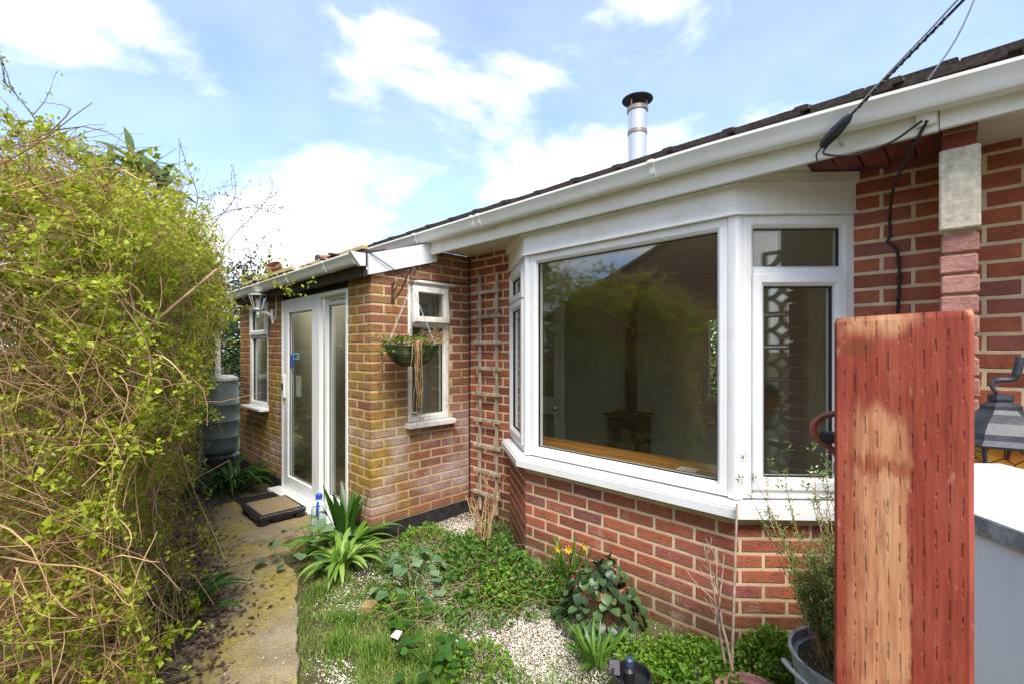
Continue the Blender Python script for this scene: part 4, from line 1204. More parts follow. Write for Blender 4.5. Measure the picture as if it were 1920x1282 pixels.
# water butts
wbx, wby = -6.86, 1.60
wb_ = thing('water_butt', (wbx, wby, 0), 'grey plastic water butt with lid on a black stand below the downpipe', 'water butt')
bp = [(0, .15), (.17, .15), (.195, .17), (.212, .24), (.216, .355), (.221, .362), (.221, .375), (.218, .382), (.226, .56), (.231, .567), (.231, .58), (.227, .587), (.228, .77), (.232, .777), (.232, .79), (.228, .797), (.222, .98), (.210, 1.03), (.214, 1.05), (.214, 1.085), (.205, 1.09)]
m = MB(); m.lathe(bp, (wbx, wby, 0), 36); m.build('barrel', M['greybutt'], wb_, smooth=True)
m = MB(); m.lathe([(.222, 1.085), (.226, 1.10), (.216, 1.125), (.15, 1.155), (.0, 1.165)], (wbx, wby, 0), 36); m.build('lid', simple('pale_grey_lid', (.42, .43, .38), .6, .15), wb_, smooth=True)
m = MB(); m.lathe([(.24, -.02), (.235, .12), (.20, .148), (0, .148)], (wbx, wby, 0), 12); m.build('stand', M['black'], wb_)
bb_ = thing('black_water_butt', (-7.45, 1.42, 0), 'black water butt half hidden behind the grey one', 'water butt')
m = MB(); m.lathe([(0, -.01), (.22, -.01), (.25, .5), (.24, .92), (.25, .93), (.25, .96), (.0, .99)], (-7.45, 1.42, 0), 28); m.build('barrel', M['black'], bb_, smooth=True)
m = MB(); m.lathe([(.255, .96), (.26, .985), (.2, 1.02), (0, 1.03)], (-7.45, 1.42, 0), 28); m.build('lid', M['black'], bb_, smooth=True)
m = MB(); m.box((-6.52, 1.32, .12), (.05, .03, .28), .004, None); tag(m.build('wooden_stake', M['trellis']), 'short wooden stake standing beside the grey water butt', 'stake')

# door step with mat
ds = thing('door_step', (-4.34, 1.42, .02), 'low black plastic step with coir top before the sliding door', 'step')
m = MB(); sx0, sx1, sy0, sy1 = -4.585, -4.10, 1.235, 1.625
pts0 = [(sx0, sy0), (sx1, sy0), (sx1, sy1), (sx0, sy1)]
m.box(((sx0 + sx1) / 2, (sy0 + sy1) / 2, .085), (sx1 - sx0, sy1 - sy0, .045), .012); m.build('step_top', M['black'], ds)
for sx in (sx0 + .05, sx1 - .05):
    for sy in (sy0 + .05, sy1 - .05):
        m = MB(); m.lathe([(.045, .018), (.052, .064), (0, .064)], (sx, sy, 0), 8); m.build('foot', M['black'], ds)
for (a, b_, c, d_) in (((sx0 + sx1) / 2, sy0 + .03, sx1 - sx0 - .22, .02), ((sx0 + sx1) / 2, sy1 - .03, sx1 - sx0 - .22, .02), (sx1 - .03, (sy0 + sy1) / 2, .02, sy1 - sy0 - .22)):
    m = MB(); m.box((a, b_, .052), (c, d_, .026)); m.build('skirt', M['black'], ds)
m = MB(); m.box(((sx0 + sx1) / 2, (sy0 + sy1) / 2, .1105), (sx1 - sx0 - .07, sy1 - sy0 - .07, .008), .003); m.build('coir_tread', M['mat'], ds)
m = MB(); m.box((-4.86, 1.50, .030), (.30, .40, .010), .003); tag(m.build('rubber_mat', M['black']), 'thin black rubber mat lying beside the door step', 'mat')

# plastic bottle by the door
jg = thing('plastic_bottle', (-3.79, 1.60, .02), 'cloudy plastic bottle with blue cap behind the strap leaves', 'bottle')
jx, jy = -3.79, 1.60
m = MB(); m.lathe([(0, .0), (.058, .0), (.062, .02), (.062, .15), (.05, .19), (.024, .215), (.022, .235), (0, .235)], (jx, jy, .022), 20); m.build('body', M['milk'], jg, smooth=True)
m = MB(); m.lathe([(0, .23), (.027, .23), (.027, .262), (.02, .268), (0, .268)], (jx, jy, .022), 16); m.build('cap', M['bluecap'], jg, smooth=True)
m = MB(); m.tube(curve([(jx + .03, jy - .02, .23), (jx + .075, jy - .045, .235), (jx + .082, jy - .05, .17), (jx + .058, jy - .035, .11)], 5), .009, 8); m.build('handle', M['bluecap'], jg, smooth=True)

# cables -------------------------------------------------------------------
cl = thing('cable_clamp', (-.354, 2.20, 2.332), 'black cable clamp fixed on the white fascia above the bay', 'cable clamp')
c0 = V(-.405, 2.225, 2.300); c1 = V(-.300, 2.175, 2.375)
m = MB(); m.tube([c0, c0.lerp(c1, .12), c0.lerp(c1, .5), c0.lerp(c1, .85), c1], [.010, .019, .023, .018, .010], 12); m.build('clamp_body', M['black'], cl, smooth=True)
m = MB(); m.tube([c0.lerp(c1, .5), (-.345, 2.30, 2.31)], .006, 6); m.build('hook', M['galv'], cl)
end = V(3.6, .6, 5.0); cdir = V(.40, -.14, .284).normalized()
far = c1 + cdir * 9
m = MB(); m.tube([c1, c1 + cdir * .30, far], .0048, 8); tag(m.build('overhead_cable', M['cable'], smooth=True), 'thick black overhead cable rising from the clamp across the sky', 'cable', 'overhead cables')
m = MB(); off = V(-.008, 0, .020); m.tube([c1 + V(0, 0, .004), c1 + cdir * .12 + off * .4, c1 + cdir * .30 + off * .55, c1 + cdir * .55 + off * 1.1, far + off * 2], .0032, 6); tag(m.build('support_wire', M['greycable'], smooth=True), 'thin wire running along just above the black overhead cable', 'wire', 'overhead cables')
m = MB(); n = 90
m.tube([c1 + cdir * (.012 + .34 * k / n) + (V(.71, .7, 0) * math.cos(k * .9) + V(-.3, .2, .9) * math.sin(k * .9)) * .0062 for k in range(n)], .0014, 5); tag(m.build('spiral_tie', simple('yellow_black_tie', (.20, .15, .02), .5, .6, 30), smooth=True), 'spiral wire tie wound round the cable near the clamp', 'tie')
k0 = c1 + cdir * .42
m = MB(); m.tube(curve([k0 + V(.01, -.01, .05), k0, k0 + V(.005, -.008, -.03), k0 + V(-.04, 0, -.14), k0 + V(-.105, .01, -.235)], 6), .0028, 6); tag(m.build('loose_wire_end', M['greycable'], smooth=True), 'loose wire end dangling from the overhead cable over the gutter', 'wire')
m = MB(); m.tube(curve([c0 + V(.02, 0, 0), (-.39, 2.21, 2.262), (-.30, 2.25, 2.245), (-.19, 2.262, 2.262), (-.10, 2.275, 2.318)], 8), .0045, 8); tag(m.build('drop_cable', M['cable'], smooth=True), 'black cable hanging in a shallow loop under the fascia from the clamp', 'cable')
m = MB(); m.tube(curve([c0, (-.425, 2.24, 2.27), (-.40, 2.28, 2.235), (-.30, 2.40, 2.235), (-.22, 2.60, 2.27)], 8), .003, 6); tag(m.build('thin_drop_wire', M['cable'], smooth=True), 'thin black wire curling from the clamp under the red soffit boards', 'wire')
m = MB(); m.tube(curve([(-.085, 2.275, 2.315), (-.12, 2.32, 2.26), (-.175, 2.45, 2.20), (-.215, 2.64, 2.16), (-.232, WALL_Y - .014, 2.08), (-.232, WALL_Y - .012, 2.00), (-.24, WALL_Y - .012, 1.975), (-.208, WALL_Y - .012, 1.93), (-.198, WALL_Y - .012, 1.82), (-.204, WALL_Y - .012, 1.64), (-.214, WALL_Y - .012, 1.45), (-.22, WALL_Y - .012, 1.1), (-.22, WALL_Y - .012, .3)], 8), .006, 8)
tag(m.build('wall_cable', M['cable'], smooth=True), 'black cable clipped down the brick wall between bay and pier', 'cable')
for z in (1.88, 1.70, 1.52):
    m = MB(); m.box((-.202 if z > 1.6 else -.211, WALL_Y - .012, z), (.018, .018, .010), .003); tag(m.build('cable_clip', M['black']), 'small black clip holding the cable on the brick wall', 'clip', 'cable clips on the wall')
m = MB(); m.tube(curve([(PX1 + .025, 1.72, 2.235), (PX1 + .045, 1.76, 2.20), (PX1 + .05, 1.90, 2.13), (PX1 + .045, 2.06, 2.055), (PX1 + .03, 2.25, 2.062), (PX1 + .02, 2.55, 2.07), (PX1 + .018, WALL_Y - .03, 2.075)], 8), .0042, 6); tag(m.build('porch_cable', M['cable'], smooth=True), 'thin black cable draped over the white bargeboard and window head', 'cable')
m = MB(); m.tube(curve([(PX1 + .018, WALL_Y - .016, 2.30), (PX1 + .016, WALL_Y - .016, 2.1), (PX1 + .02, WALL_Y - .016, 1.5), (PX1 + .016, WALL_Y - .016, .9), (PX1 + .02, WALL_Y - .016, .1)], 8), .0055, 8); tag(m.build('corner_cable', M['cable'], smooth=True), 'black cable running down the corner between porch and house', 'cable')

# ------------------------------------------------------------------ gate post, cabinet, lantern
def post_mat():
    k = N('red_stained_incised_timber', .62, .35); p = k.pos(); x = k.xyz(p)
    g = k.scale(p, (60, 60, 2.6))
    grain = k.noise(3.0, 9, g, .68, .4)
    red = k.ramp(grain, [(.28, (.16, .028, .016)), (.5, (.30, .052, .027)), (.75, (.40, .088, .05))])
    red = k.mix(k.ramp(k.noise(22, 7, k.scale(p, (1, 1, .35)), .7), [(.50, 0), (.72, .45)]), red, (.46, .125, .070))
    red = k.mix(k.ramp(k.noise(130, 3, k.scale(p, (1, 1, .4))), [(.66, 0), (.74, .6)]), red, (.55, .26, .17))
    bare = k.ramp(grain, [(.25, (.36, .12, .05)), (.5, (.60, .30, .14)), (.75, (.74, .45, .26))])
    wob = k.math('MULTIPLY', k.math('SUBTRACT', k.noise(40, 6, k.scale(p, (1, 1, .5)), .7), .5), .016)
    wz = k.math('MULTIPLY', k.math('SUBTRACT', k.noise(14, 5, k.scale(p, (3, 3, .4)), .65), .5), .10)
    u = k.math('ADD', x[0], wob); zz = k.math('ADD', x[2], wz)
    a = k.math('MULTIPLY', k.step(u, -.088, -.058), k.step(u, -.031, -.0355))
    a = k.math('MULTIPLY', a, k.math('MULTIPLY', k.step(zz, 1.10, 1.17), k.step(zz, 1.425, 1.40)))
    band = k.math('SUBTRACT', 1, k.math('MULTIPLY', k.math('MULTIPLY', k.step(zz, 1.348, 1.354), k.step(zz, 1.372, 1.362)), .65))
    a = k.math('MULTIPLY', a, band)
    a = k.math('MULTIPLY', a, k.ramp(k.noise(30, 7, k.scale(p, (1.6, 1.6, .22)), .7), [(.30, .15), (.52, .92)]))
    top = k.math('MULTIPLY', k.step(k.math('ADD', x[2], k.math('MULTIPLY', wz, .5)), 1.478, 1.497), k.ramp(k.noise(30, 3, p), [(.4, 0), (.6, .9)]))
    worn = k.math('MULTIPLY', k.ramp(k.noise(17, 6, k.scale(p, (2, 2, .6)), .7), [(.56, 0), (.74, .5)]), k.step(u, -.03, -.06))
    f = k.math('MAXIMUM', k.math('MAXIMUM', a, top), worn)
    c = k.mix(f, red, bare)
    kx, kz = k.math('SUBTRACT', x[0], -.072), k.math('SUBTRACT', x[2], 1.472)
    dk = k.math('SQRT', k.math('ADD', k.math('MULTIPLY', kx, kx), k.math('MULTIPLY', k.math('MULTIPLY', kz, kz), 2.2)))
    dk = k.math('ADD', dk, k.math('MULTIPLY', k.noise(60, 3, p), .008))
    c = k.mix(k.math('MULTIPLY', k.step(dk, .021, .013), .75), c, (.20, .055, .02))
    crack = k.ramp(k.noise(11, 8, k.scale(p, (9, 9, .32)), .6), [(.485, 0), (.5, 1), (.515, 0)])
    c = k.mix(k.math('MULTIPLY', crack, .45), c, (.09, .022, .014))
    # knife slots of the preservative treatment
    uu = k.math('ADD', k.math('DIVIDE', x[0], .0084), k.math('MULTIPLY', k.noise(9, 2, p), .5)); colm = k.math('FLOOR', uu); fu = k.math('FRACT', uu)
    ph = k.math('FRACT', k.math('MULTIPLY', k.math('SINE', k.math('MULTIPLY', colm, 12.9)), 43.7))
    vv = k.math('FRACT', k.math('ADD', k.math('DIVIDE', k.math('ADD', x[2], k.math('MULTIPLY', k.noise(20, 2, p), .006)), .034), ph))
    slot = k.math('MULTIPLY', k.step(k.math('ABSOLUTE', k.math('SUBTRACT', fu, .5)), .085, .02), k.math('MULTIPLY', k.step(vv, .02, .10), k.step(vv, .62, .50)))
    slot = k.math('MULTIPLY', slot, k.ramp(k.noise(70, 2, p), [(.42, .0), (.60, .9)]))
    c = k.mix(k.math('MULTIPLY', slot, .45), c, (.06, .015, .010))
    k.col(c); k.bump(k.math('SUBTRACT', k.math('MULTIPLY', grain, .3), slot), .8, .003)
    return k.m
M['post'] = post_mat()
gp = thing('gate_post', (-.04, .6, 0), 'thick red stained timber post with a bare pale patch', 'post')
m = MB()
ptop = lambda x: 1.502 + (x + .04) * .03
pv = []
o0, o1, f0, f1 = -.0905, .0090, .555, .655
ring = lambda z, c: [V(o0 + c, f0 + .0, z), V(o1 - c, f0, z), V(o1, f0 + c, z), V(o1, f1 - c, z), V(o1 - c, f1, z), V(o0 + c, f1, z), V(o0, f1 - c, z), V(o0, f0 + c, z)]
rows = [ring(-.3, .003), ring(1.495, .003)]
rows += [[V(p.x, p.y, ptop(p.x) - .0015 + rng.uniform(-.0025, .0015)) for p in ring(0, .003)], [V(p.x * .97 - .0012, p.y * .985 + .009, ptop(p.x) + .0015) for p in ring(0, .004)]]
vs = [p for r_ in rows for p in r_]; fs = [(i * 8 + j, i * 8 + (j + 1) % 8, (i + 1) * 8 + (j + 1) % 8, (i + 1) * 8 + j) for i in range(3) for j in range(8)] + [tuple(24 + j for j in range(8))]
m.add(vs, fs); m.build('timber', M['post'], gp)
m = MB(); m.tube(curve([(-.086, .60, 1.412), (-.092, .60, 1.404), (-.107, .598, 1.398), (-.116, .597, 1.387), (-.113, .597, 1.374), (-.100, .599, 1.364), (-.091, .60, 1.352), (-.086, .60, 1.345)], 6), .0033, 8); m.build('latch_loop', simple('red_painted_metal', (.38, .09, .05), .5, .3), gp, smooth=True)
m = MB(); m.box((-.099, .60, 1.376), (.022, .012, .012), .002); m.build('latch_bolt', M['blackiron'], gp)

def cab_top():
    k = N('worn_white_metal_top', .55, .4); p = k.pos()
    k.col(k.mix(k.ramp(k.noise(11, 6, k.scale(p, (1, 1, 1)), .65), [(.45, 0), (.66, .6)]), (.62, .63, .64), (.38, .39, .41))); return k.m
e = V(.66, -.75, 0).normalized(); p_ = V(.75, .66, 0).normalized()
A = V(.022, 1.309, 0); C0 = A - e * .44
TZ = 1.14
cbn = thing('white_cabinet', tuple(C0 + e * .55 + p_ * .22), 'white enamel cabinet with worn grey metal edge standing behind the red post', 'cabinet')
B = basis(C0, e, (0, 0, 1), -p_)
m = MB(); bbox(m, B, .012, .03, 1.05, TZ - .0362, -.45, -.012)
def cab_body():
    k = N('scuffed_white_panel', .5, .4); p = k.pos()
    cc = k.mix(k.ramp(k.noise(7, 7, k.scale(p, (1, 1, .3)), .7), [(.50, 0), (.75, .3)]), (.84, .85, .85), (.55, .54, .50))
    cc = k.mix(k.ramp(k.noise(60, 3, k.scale(p, (1, 1, .15))), [(.68, 0), (.74, .5)]), cc, (.35, .34, .32))
    k.col(cc); return k.m
m.build('body', cab_body(), cbn)
for u_ in (.36, .70):
    q = MB(); bbox(q, B, u_, .05, u_ + .004, TZ - .06, -.0125, -.0105); q.build('panel_seam', M['galv'], cbn)
m = MB(); bbox(m, B, 0, TZ - .036, 1.06, TZ - .001, -.47, 0); 
def edge_mat():
    k = N('worn_metal_edge', .5, .4, .3); p = k.pos()
    k.col(k.mix(k.ramp(k.noise(16, 6, p, .7), [(.42, 0), (.6, .9)]), (.50, .52, .53), (.20, .21, .22))); return k.m
m.build('lid_edge', edge_mat(), cbn)
m = MB(); bbox(m, B, .001, TZ - .001, 1.059, TZ + .002, -.469, -.001); m.build('lid', cab_top(), cbn)

ltx, lty = .095, 2.15
ln = thing('garden_lantern', (ltx, lty, 0), 'black lantern with amber stained glass on a stem behind the white cabinet', 'lantern')
def amber():
    k = N('amber_stained_glass', .15, .5); p = k.obj()
    c = k.ramp(k.noise(9, 3, p), [(.3, (.55, .12, .01)), (.5, (.75, .32, .02)), (.7, (.85, .52, .10))])
    ed = k.voro(24, p, 'DISTANCE_TO_EDGE')
    k.col(k.mix(k.step(ed, .06, .02), c, (.06, .02, .01))); k.trans(.25); return k.m
m = MB(); m.lathe([(.0, 1.33), (.03, 1.33), (.032, 1.315), (.028, 1.307), (.05, 1.295), (.05, 1.283), (.062, 1.27), (.10, 1.245), (.128, 1.213), (.132, 1.195), (.150, 1.18), (.148, 1.173), (0, 1.173)], (ltx, lty, 0), 6, Matrix.Rotation(R(12), 3, 'Z')); m.build('cap', M['blackiron'], ln)
m = MB(); m.lathe([(.135, 1.172), (.075, 0.975), (0, 0.975)], (ltx, lty, 0), 6, Matrix.Rotation(R(12), 3, 'Z')); m.build('glass_body', amber(), ln)
for i in range(6):
    a = R(12 + i * 60); m = MB(); m.tube([(ltx + .137 * math.cos(a), lty + .137 * math.sin(a), 1.172), (ltx + .077 * math.cos(a), lty + .077 * math.sin(a), 0.975)], .006, 6); m.build('rib', M['blackiron'], ln)
m = MB(); m.lathe([(.08, 0.975), (.085, 0.955), (.03, 0.925), (.018, 0.885), (.018, .05), (.09, .02), (.1, -.01)], (ltx, lty, 0), 12); m.build('stem', M['blackiron'], ln, smooth=True)
m = MB(); m.tube(curve([(ltx - .004, lty, 1.328), (ltx - .02, lty - .005, 1.355), (ltx - .01, lty - .005, 1.375), (ltx + .025, lty, 1.38), (ltx + .035, lty, 1.405), (ltx + .042, lty, 1.45)], 6), [.006] * 12 + [.008] * 10 + [.011] * 9, 10); m.build('hook', M['blackiron'], ln, smooth=True)
# ------------------------------------------------------------------ pots
def pot_things():
    t = thing('tin_tub', (-.285, 2.13, 0), 'galvanised tin tub with handle holding the rosemary', 'tub')
    cx, cy = -.285, 2.13
    m = MB(); m.lathe([(0, 0), (.165, 0), (.205, .30), (.212, .305), (.212, .315), (.200, .312), (.197, .28), (0, .275)], (cx, cy, 0), 40); m.build('tub_wall', M['galv'], t, smooth=True)
    for a in (R(228), R(48)):
        q = [(cx + math.cos(a + da) * (.206 + rr), cy + math.sin(a + da) * (.206 + rr), zz) for da, rr, zz in ((-.36, .004, .250), (-.33, .028, .268), (-.15, .042, .285), (.15, .042, .285), (.33, .028, .268), (.36, .004, .250))]
        m = MB(); m.tube(curve(q, 6), .008, 8); m.build('handle', M['galv'], t, smooth=True)
    m = MB(); m.lathe([(.196, .278), (.1, .288), (0, .292)], (cx, cy, 0), 24); m.build('soil', M['ground'], t)
    t = thing('terracotta_pot', (-.63, 2.02, 0), 'pinkish terracotta pot with a bare rose and a cane', 'pot')
    m = MB(); m.lathe([(0, -.03), (.10, -.03), (.128, .055), (.142, .057), (.146, .09), (.130, .09), (.126, .07), (0, .065)], (-.60, 2.02, -.025), 32); m.build('pot_wall', simple('pink_terracotta', (.36, .17, .14), .85, .3, 12, bump=.3), t, smooth=True)
    m = MB(); m.lathe([(.126, .068), (0, .078)], (-.60, 2.02, -.025), 20); m.build('soil', M['ground'], t)
    t = thing('black_pot', (-.98, 1.72, 0), 'small black plastic pot in the gravel with a bottle in it', 'pot')
    m = MB(); m.lathe([(0, 0), (.055, 0), (.078, .11), (.083, .11), (.083, .125), (.074, .125), (.07, .09), (0, .085)], (-.98, 1.72, 0), 24); m.build('pot_wall', M['black'], t, smooth=True)
    t = thing('spray_bottle', (-1.03, 1.70, .09), 'black spray bottle with round cap standing in the small black pot', 'bottle')
    m = MB(); m.lathe([(0, .088), (.022, .088), (.024, .14), (.012, .155), (0, .155)], (-.985, 1.71, 0), 16); m.build('body', M['black'], t, smooth=True)
    m = MB(); m.lathe([(.010, .15), (.018, .158), (.018, .185), (.012, .192), (0, .192)], (-.985, 1.71, 0), 16); m.build('cap', simple('blue_black_cap', (.03, .05, .10), .4, .2), t, smooth=True)
    m = MB(); m.box((0, 0, 0), (.05, .008, .06), .004, Matrix.Translation((-1.05, 1.70, .125)) @ Euler((R(-35), 0, R(35))).to_matrix().to_4x4()); m.build('label_plate', M['black'], t)
    t = thing('clay_pot', (-1.40, 2.14, 0), 'terracotta pot hidden under the dark leafy plant beside the bay', 'pot')
    m = MB(); m.lathe([(0, 0), (.10, 0), (.135, .17), (.15, .172), (.153, .21), (.14, .21), (.136, .18), (0, .175)], (-1.42, 2.14, 0), 28); m.build('pot_wall', M['terracotta'], t, smooth=True)
pot_things()
hbm = MB(); hbm.box((0, 0, 0), (.085, .075, .055), .006, Matrix.Translation((-2.40, 1.30, .012)) @ Euler((0, 0, R(40))).to_matrix().to_4x4())
tag(hbm.build('half_brick', simple('yellow_stone', (.24, .17, .06), .9, .35, 20, bump=.5)), 'mossy yellow half brick lying on the gravel', 'brick')
hbm = MB(); hbm.box((0, 0, 0), (.20, .10, .065), .006, Matrix.Translation((-2.62, 2.30, .03)) @ Euler((R(8), R(10), R(-25))).to_matrix().to_4x4())
tag(hbm.build('loose_brick', M['brick']), 'loose red brick lying in the weeds near the trellis', 'brick')
m = MB(); m.add([V(*p) for p in ((-2.10, 1.28, .015), (-2.05, 1.295, .03), (-2.03, 1.255, .012), (-2.07, 1.235, .02), (-2.06, 1.265, .045), (-2.09, 1.25, .01))], [(0, 1, 4), (1, 2, 4), (2, 3, 4), (3, 0, 4), (0, 5, 3)]); tag(m.build('paper_scrap', M['paper']), 'crumpled white scrap of paper lying in the grass', 'paper')
m = MB(); m.tube([(-.73, 2.16, .06), (-.755, 2.30, .745)], [.0065, .0055], 8); tag(m.build('bamboo_cane', M['cane'], smooth=True), 'thin pale cane leaning against the bay wall', 'cane')

# ------------------------------------------------------------------ plants
def leaf_blade(name, L, W, a0, bend, shape, segs=8, fold=.2, twist=0.0):
    """leaf along +X; starts at angle a0 above level and bends down by `bend`"""
    x = z = 0.0; vs = []; fs = []
    for i in range(segs + 1):
        t = i / segs
        a = R(a0 - bend * t)
        w = shape(t) * W / 2
        nx, nz = -math.sin(a), math.cos(a)
        tw = twist * t
        vs += [(x + nx * w * fold, w * math.cos(tw), z + nz * w * fold + w * math.sin(tw)), (x, 0, z), (x + nx * w * fold, -w * math.cos(tw), z + nz * w * fold - w * math.sin(tw))]
        x += math.cos(a) * L / segs; z += math.sin(a) * L / segs
    for i in range(segs):
        b = i * 3
        fs += [(b, b + 1, b + 4, b + 3), (b + 1, b + 2, b + 5, b + 4)]
    me = bpy.data.meshes.new(name); me.from_pydata(vs, [], fs); me.update()
    me.polygons.foreach_set('use_smooth', [True] * len(me.polygons))
    return me
strap_shape = lambda t: min(1, .55 + t * 1.6) * (1 - max(0, (t - .6) / .4) ** 2) + .01
ovate = lambda t: (math.sin(math.pi * min(1, max(0, (t - .25) / .75)) ** .75) if t > .25 else .0) + .08 * (t < .999)
lance = lambda t: math.sin(math.pi * t ** .8) + .03

def strap_plant(name, c, label, n, L, W, mat, a_rng, bend_rng, group=None, spread=.05, flatten=1.0, yaw0=0, yawr=6.283):
    t = thing(name, c, label, 'plant', group)
    mes = [leaf_blade('strap_leaf', 1, W / L, rng.uniform(*a_rng), rng.uniform(*bend_rng), strap_shape, 9, .22, rng.uniform(-.5, .5)) for _ in range(12)]
    for i in range(n):
        me = rng.choice(mes)
        if not me.materials: me.materials.append(mat)
        s = L * rng.uniform(.6, 1.15)
        a = yaw0 + rng.random() * yawr
        link('leaf', me, mat, t, (c[0] + math.cos(a) * spread * rng.random(), c[1] + math.sin(a) * spread * rng.random(), c[2]), (rng.uniform(-.2, .2), rng.uniform(-.1, .1), a), s)
    return t
strap_plant('strap_leaf_plant', (-2.98, 1.42, .01), 'pale green arching strap leaved clump at the path edge', 64, .33, .032, M['leaf_straplt'], (48, 78), (70, 130), spread=.07)
strap_plant('strap_leaf_plant', (-3.36, 1.62, .01), 'upright dark strap leaved clump against the porch corner', 30, .42, .042, M['leaf_strapdk'], (72, 88), (5, 45), spread=.06)
strap_plant('strap_leaf_plant', (-3.22, 1.56, .01), 'low spreading green strap leaves under the upright clump by the porch corner', 52, .40, .04, M['leaf_strap'], (40, 70), (60, 120), spread=.10)
strap_plant('strap_leaf_plant', (-5.62, 1.42, .0), 'dense dark strap leaved clump in front of the grey water butt', 120, .50, .028, M['leaf_strapdk'], (50, 80), (60, 140), spread=.22)
strap_plant('strap_leaf_plant', (-3.05, .50, .0), 'dark strap leaves spilling from under the shrub beside the path', 46, .36, .024, M['leaf_strapdk'], (40, 75), (60, 120), spread=.16)
strap_plant('grass_tuft', (-1.22, 1.80, .0), 'bright broad bladed grass tuft behind the black pot', 46, .20, .014, M['leaf_strap'], (50, 88), (10, 90), spread=.06)
strap_plant('daffodil_clump', (-1.72, 2.26, .0), 'narrow upright daffodil leaves behind the dark leafy plant', 34, .32, .014, M['leaf_strap'], (72, 88), (5, 40), spread=.07)

def broad_plant(name, c, label, n, hr, rr, L, W, mat, shape=ovate, droop=(-10, 35), stem_mat=None, bend=50, up=.0):
    """leaves on thin stems spread over a dome"""
    t = thing(name, c, label, 'plant')
    mes = [leaf_blade('broad_leaf', 1, W / L, rng.uniform(*droop), rng.uniform(bend * .5, bend * 1.4), shape, 7, rng.uniform(.08, .3)) for _ in range(8)]
    ln_ = []
    for i in range(n):
        a = rng.random() * 6.283; r_ = rr * math.sqrt(rng.random()); h = hr[0] + (hr[1] - hr[0]) * (1 - (r_ / rr) ** 2) * rng.uniform(.55, 1) 
        p = V(c[0] + math.cos(a) * r_, c[1] + math.sin(a) * r_, c[2] + h)
        b = V(c[0] + math.cos(a) * r_ * .25, c[1] + math.sin(a) * r_ * .25, c[2])
        mid = b.lerp(p, .55) + V(0, 0, .03)
        ln_.append([tuple(b), tuple(b.lerp(mid, .5)), tuple(mid), tuple(mid.lerp(p, .6)), tuple(p)])
        me = rng.choice(mes)
        if not me.materials: me.materials.append(mat)
        link('leaf', me, mat, t, tuple(p), (rng.uniform(-.35, .35), rng.uniform(-.2, .2), a + rng.uniform(-.7, .7)), L * rng.uniform(.65, 1.2))
    ln_ = np.array(ln_); v, f = tube_soup(ln_, np.linspace(.003, .0016, 5)[None].repeat(n, 0), 4)
    o = link('stem', soup('stem', v, f, nr.random(len(v))), stem_mat or M['leaf_weed'], t); o['kind'] = 'stuff'
    return t
broad_plant('broad_leaf_plant', (-3.34, 1.33, 0), 'blue green round leaved plant hanging over the path edge', 30, (.04, .34), .25, .10, .09, M['leaf_glauc'])
broad_plant('dark_leaf_plant', (-1.40, 2.12, .12), 'dark purplish green glossy leaved plant in a clay pot by the bay', 290, (-.08, .25), .215, .066, .044, M['leaf_sage'], bend=80, droop=(-40, 30), stem_mat=M['leaf_dark'])
broad_plant('mallow_weed', (-2.46, 1.62, 0), 'round leaved green weed growing from the white gravel', 34, (.03, .20), .22, .085, .08, M['leaf_glauc'])
broad_plant('broad_weed', (-1.78, 1.28, 0), 'flat leaved dark weed in the lawn below the gravel patch', 26, (.01, .10), .17, .075, .06, M['leaf_strapdk'])
broad_plant('broad_weed', (-2.16, 1.45, 0), 'low dark weed beside the white paper scrap', 18, (.01, .10), .13, .06, .05, M['leaf_strapdk'])
broad_plant('broad_weed', (-.80, 1.86, 0), 'small upright weed beside the pink terracotta pot', 20, (.03, .15), .12, .075, .03, M['leaf_strap'], shape=lance)

def herb(name, c, label, r_, h, n, L, mat, cat='weed', flat=.5):
    t = thing(name, c, label, cat)
    a = nr.random(n) * 6.283; rr = r_ * np.sqrt(nr.random(n)); hh = h * (1 - (rr / r_) ** 2) * nr.random(n) ** .45
    lump = .75 + .35 * np.sin(a * 3 + c[0] * 9) * np.cos(rr * 25)
    P = np.stack([c[0] + np.cos(a) * rr, c[1] + np.sin(a) * rr, c[2] + hh * lump + .005], 1)
    D = np.stack([np.cos(a), np.sin(a), np.zeros(n)], 1) * .6 + nr.normal(size=(n, 3)) * .6 + np.array([0, 0, .15])
    v, f, tt = leaf_soup(P, D, nr.uniform(.6, 1.2, n) * L, nr.uniform(.45, .75, n) * L)
    o = link('foliage', soup('foliage', v, f, tt), mat, t); o['kind'] = 'stuff'
    k = max(8, n // 14); idx = nr.integers(0, n, k); Q = P[idx]
    base = np.stack([c[0] + (Q[:, 0] - c[0]) * .4, c[1] + (Q[:, 1] - c[1]) * .4, np.full(k, c[2] - .005)], 1)
    ln_ = np.stack([base, base * .5 + Q * .5 + np.array([0, 0, .02]), Q], 1)
    v, f = tube_soup(ln_, np.full((k, 3), .0016), 4)
    o = link('stem', soup('stem', v, f, nr.random(len(v))), M['straw'], t); o['kind'] = 'stuff'
    return t
herb('leafy_weed', (-2.18, 2.02, 0), 'dense leafy green weed clump growing against the bay wall', .34, .28, 1500, .036, M['leaf_weed'])
herb('leafy_weed', (-1.86, 2.08, 0), 'tangled green weed clump between daffodils and gravel', .28, .22, 1000, .034, M['leaf_weed'])
herb('leafy_weed', (-2.95, 2.06, 0), 'ferny green weed clump beside the black plinth', .22, .15, 900, .026, M['leaf_moss'])
herb('leafy_weed', (-2.60, 2.42, 0), 'fine green weed clump at the foot of the bare twigs', .18, .20, 700, .028, M['leaf_weed'])
herb('leafy_weed', (-2.72, 1.72, 0), 'small weed clump in front of the strap leaves', .20, .12, 600, .028, M['leaf_weed'])
herb('leafy_weed', (-1.92, 1.72, 0), 'low weed clump on the edge of the white gravel', .20, .12, 500, .032, M['leaf_weed'])
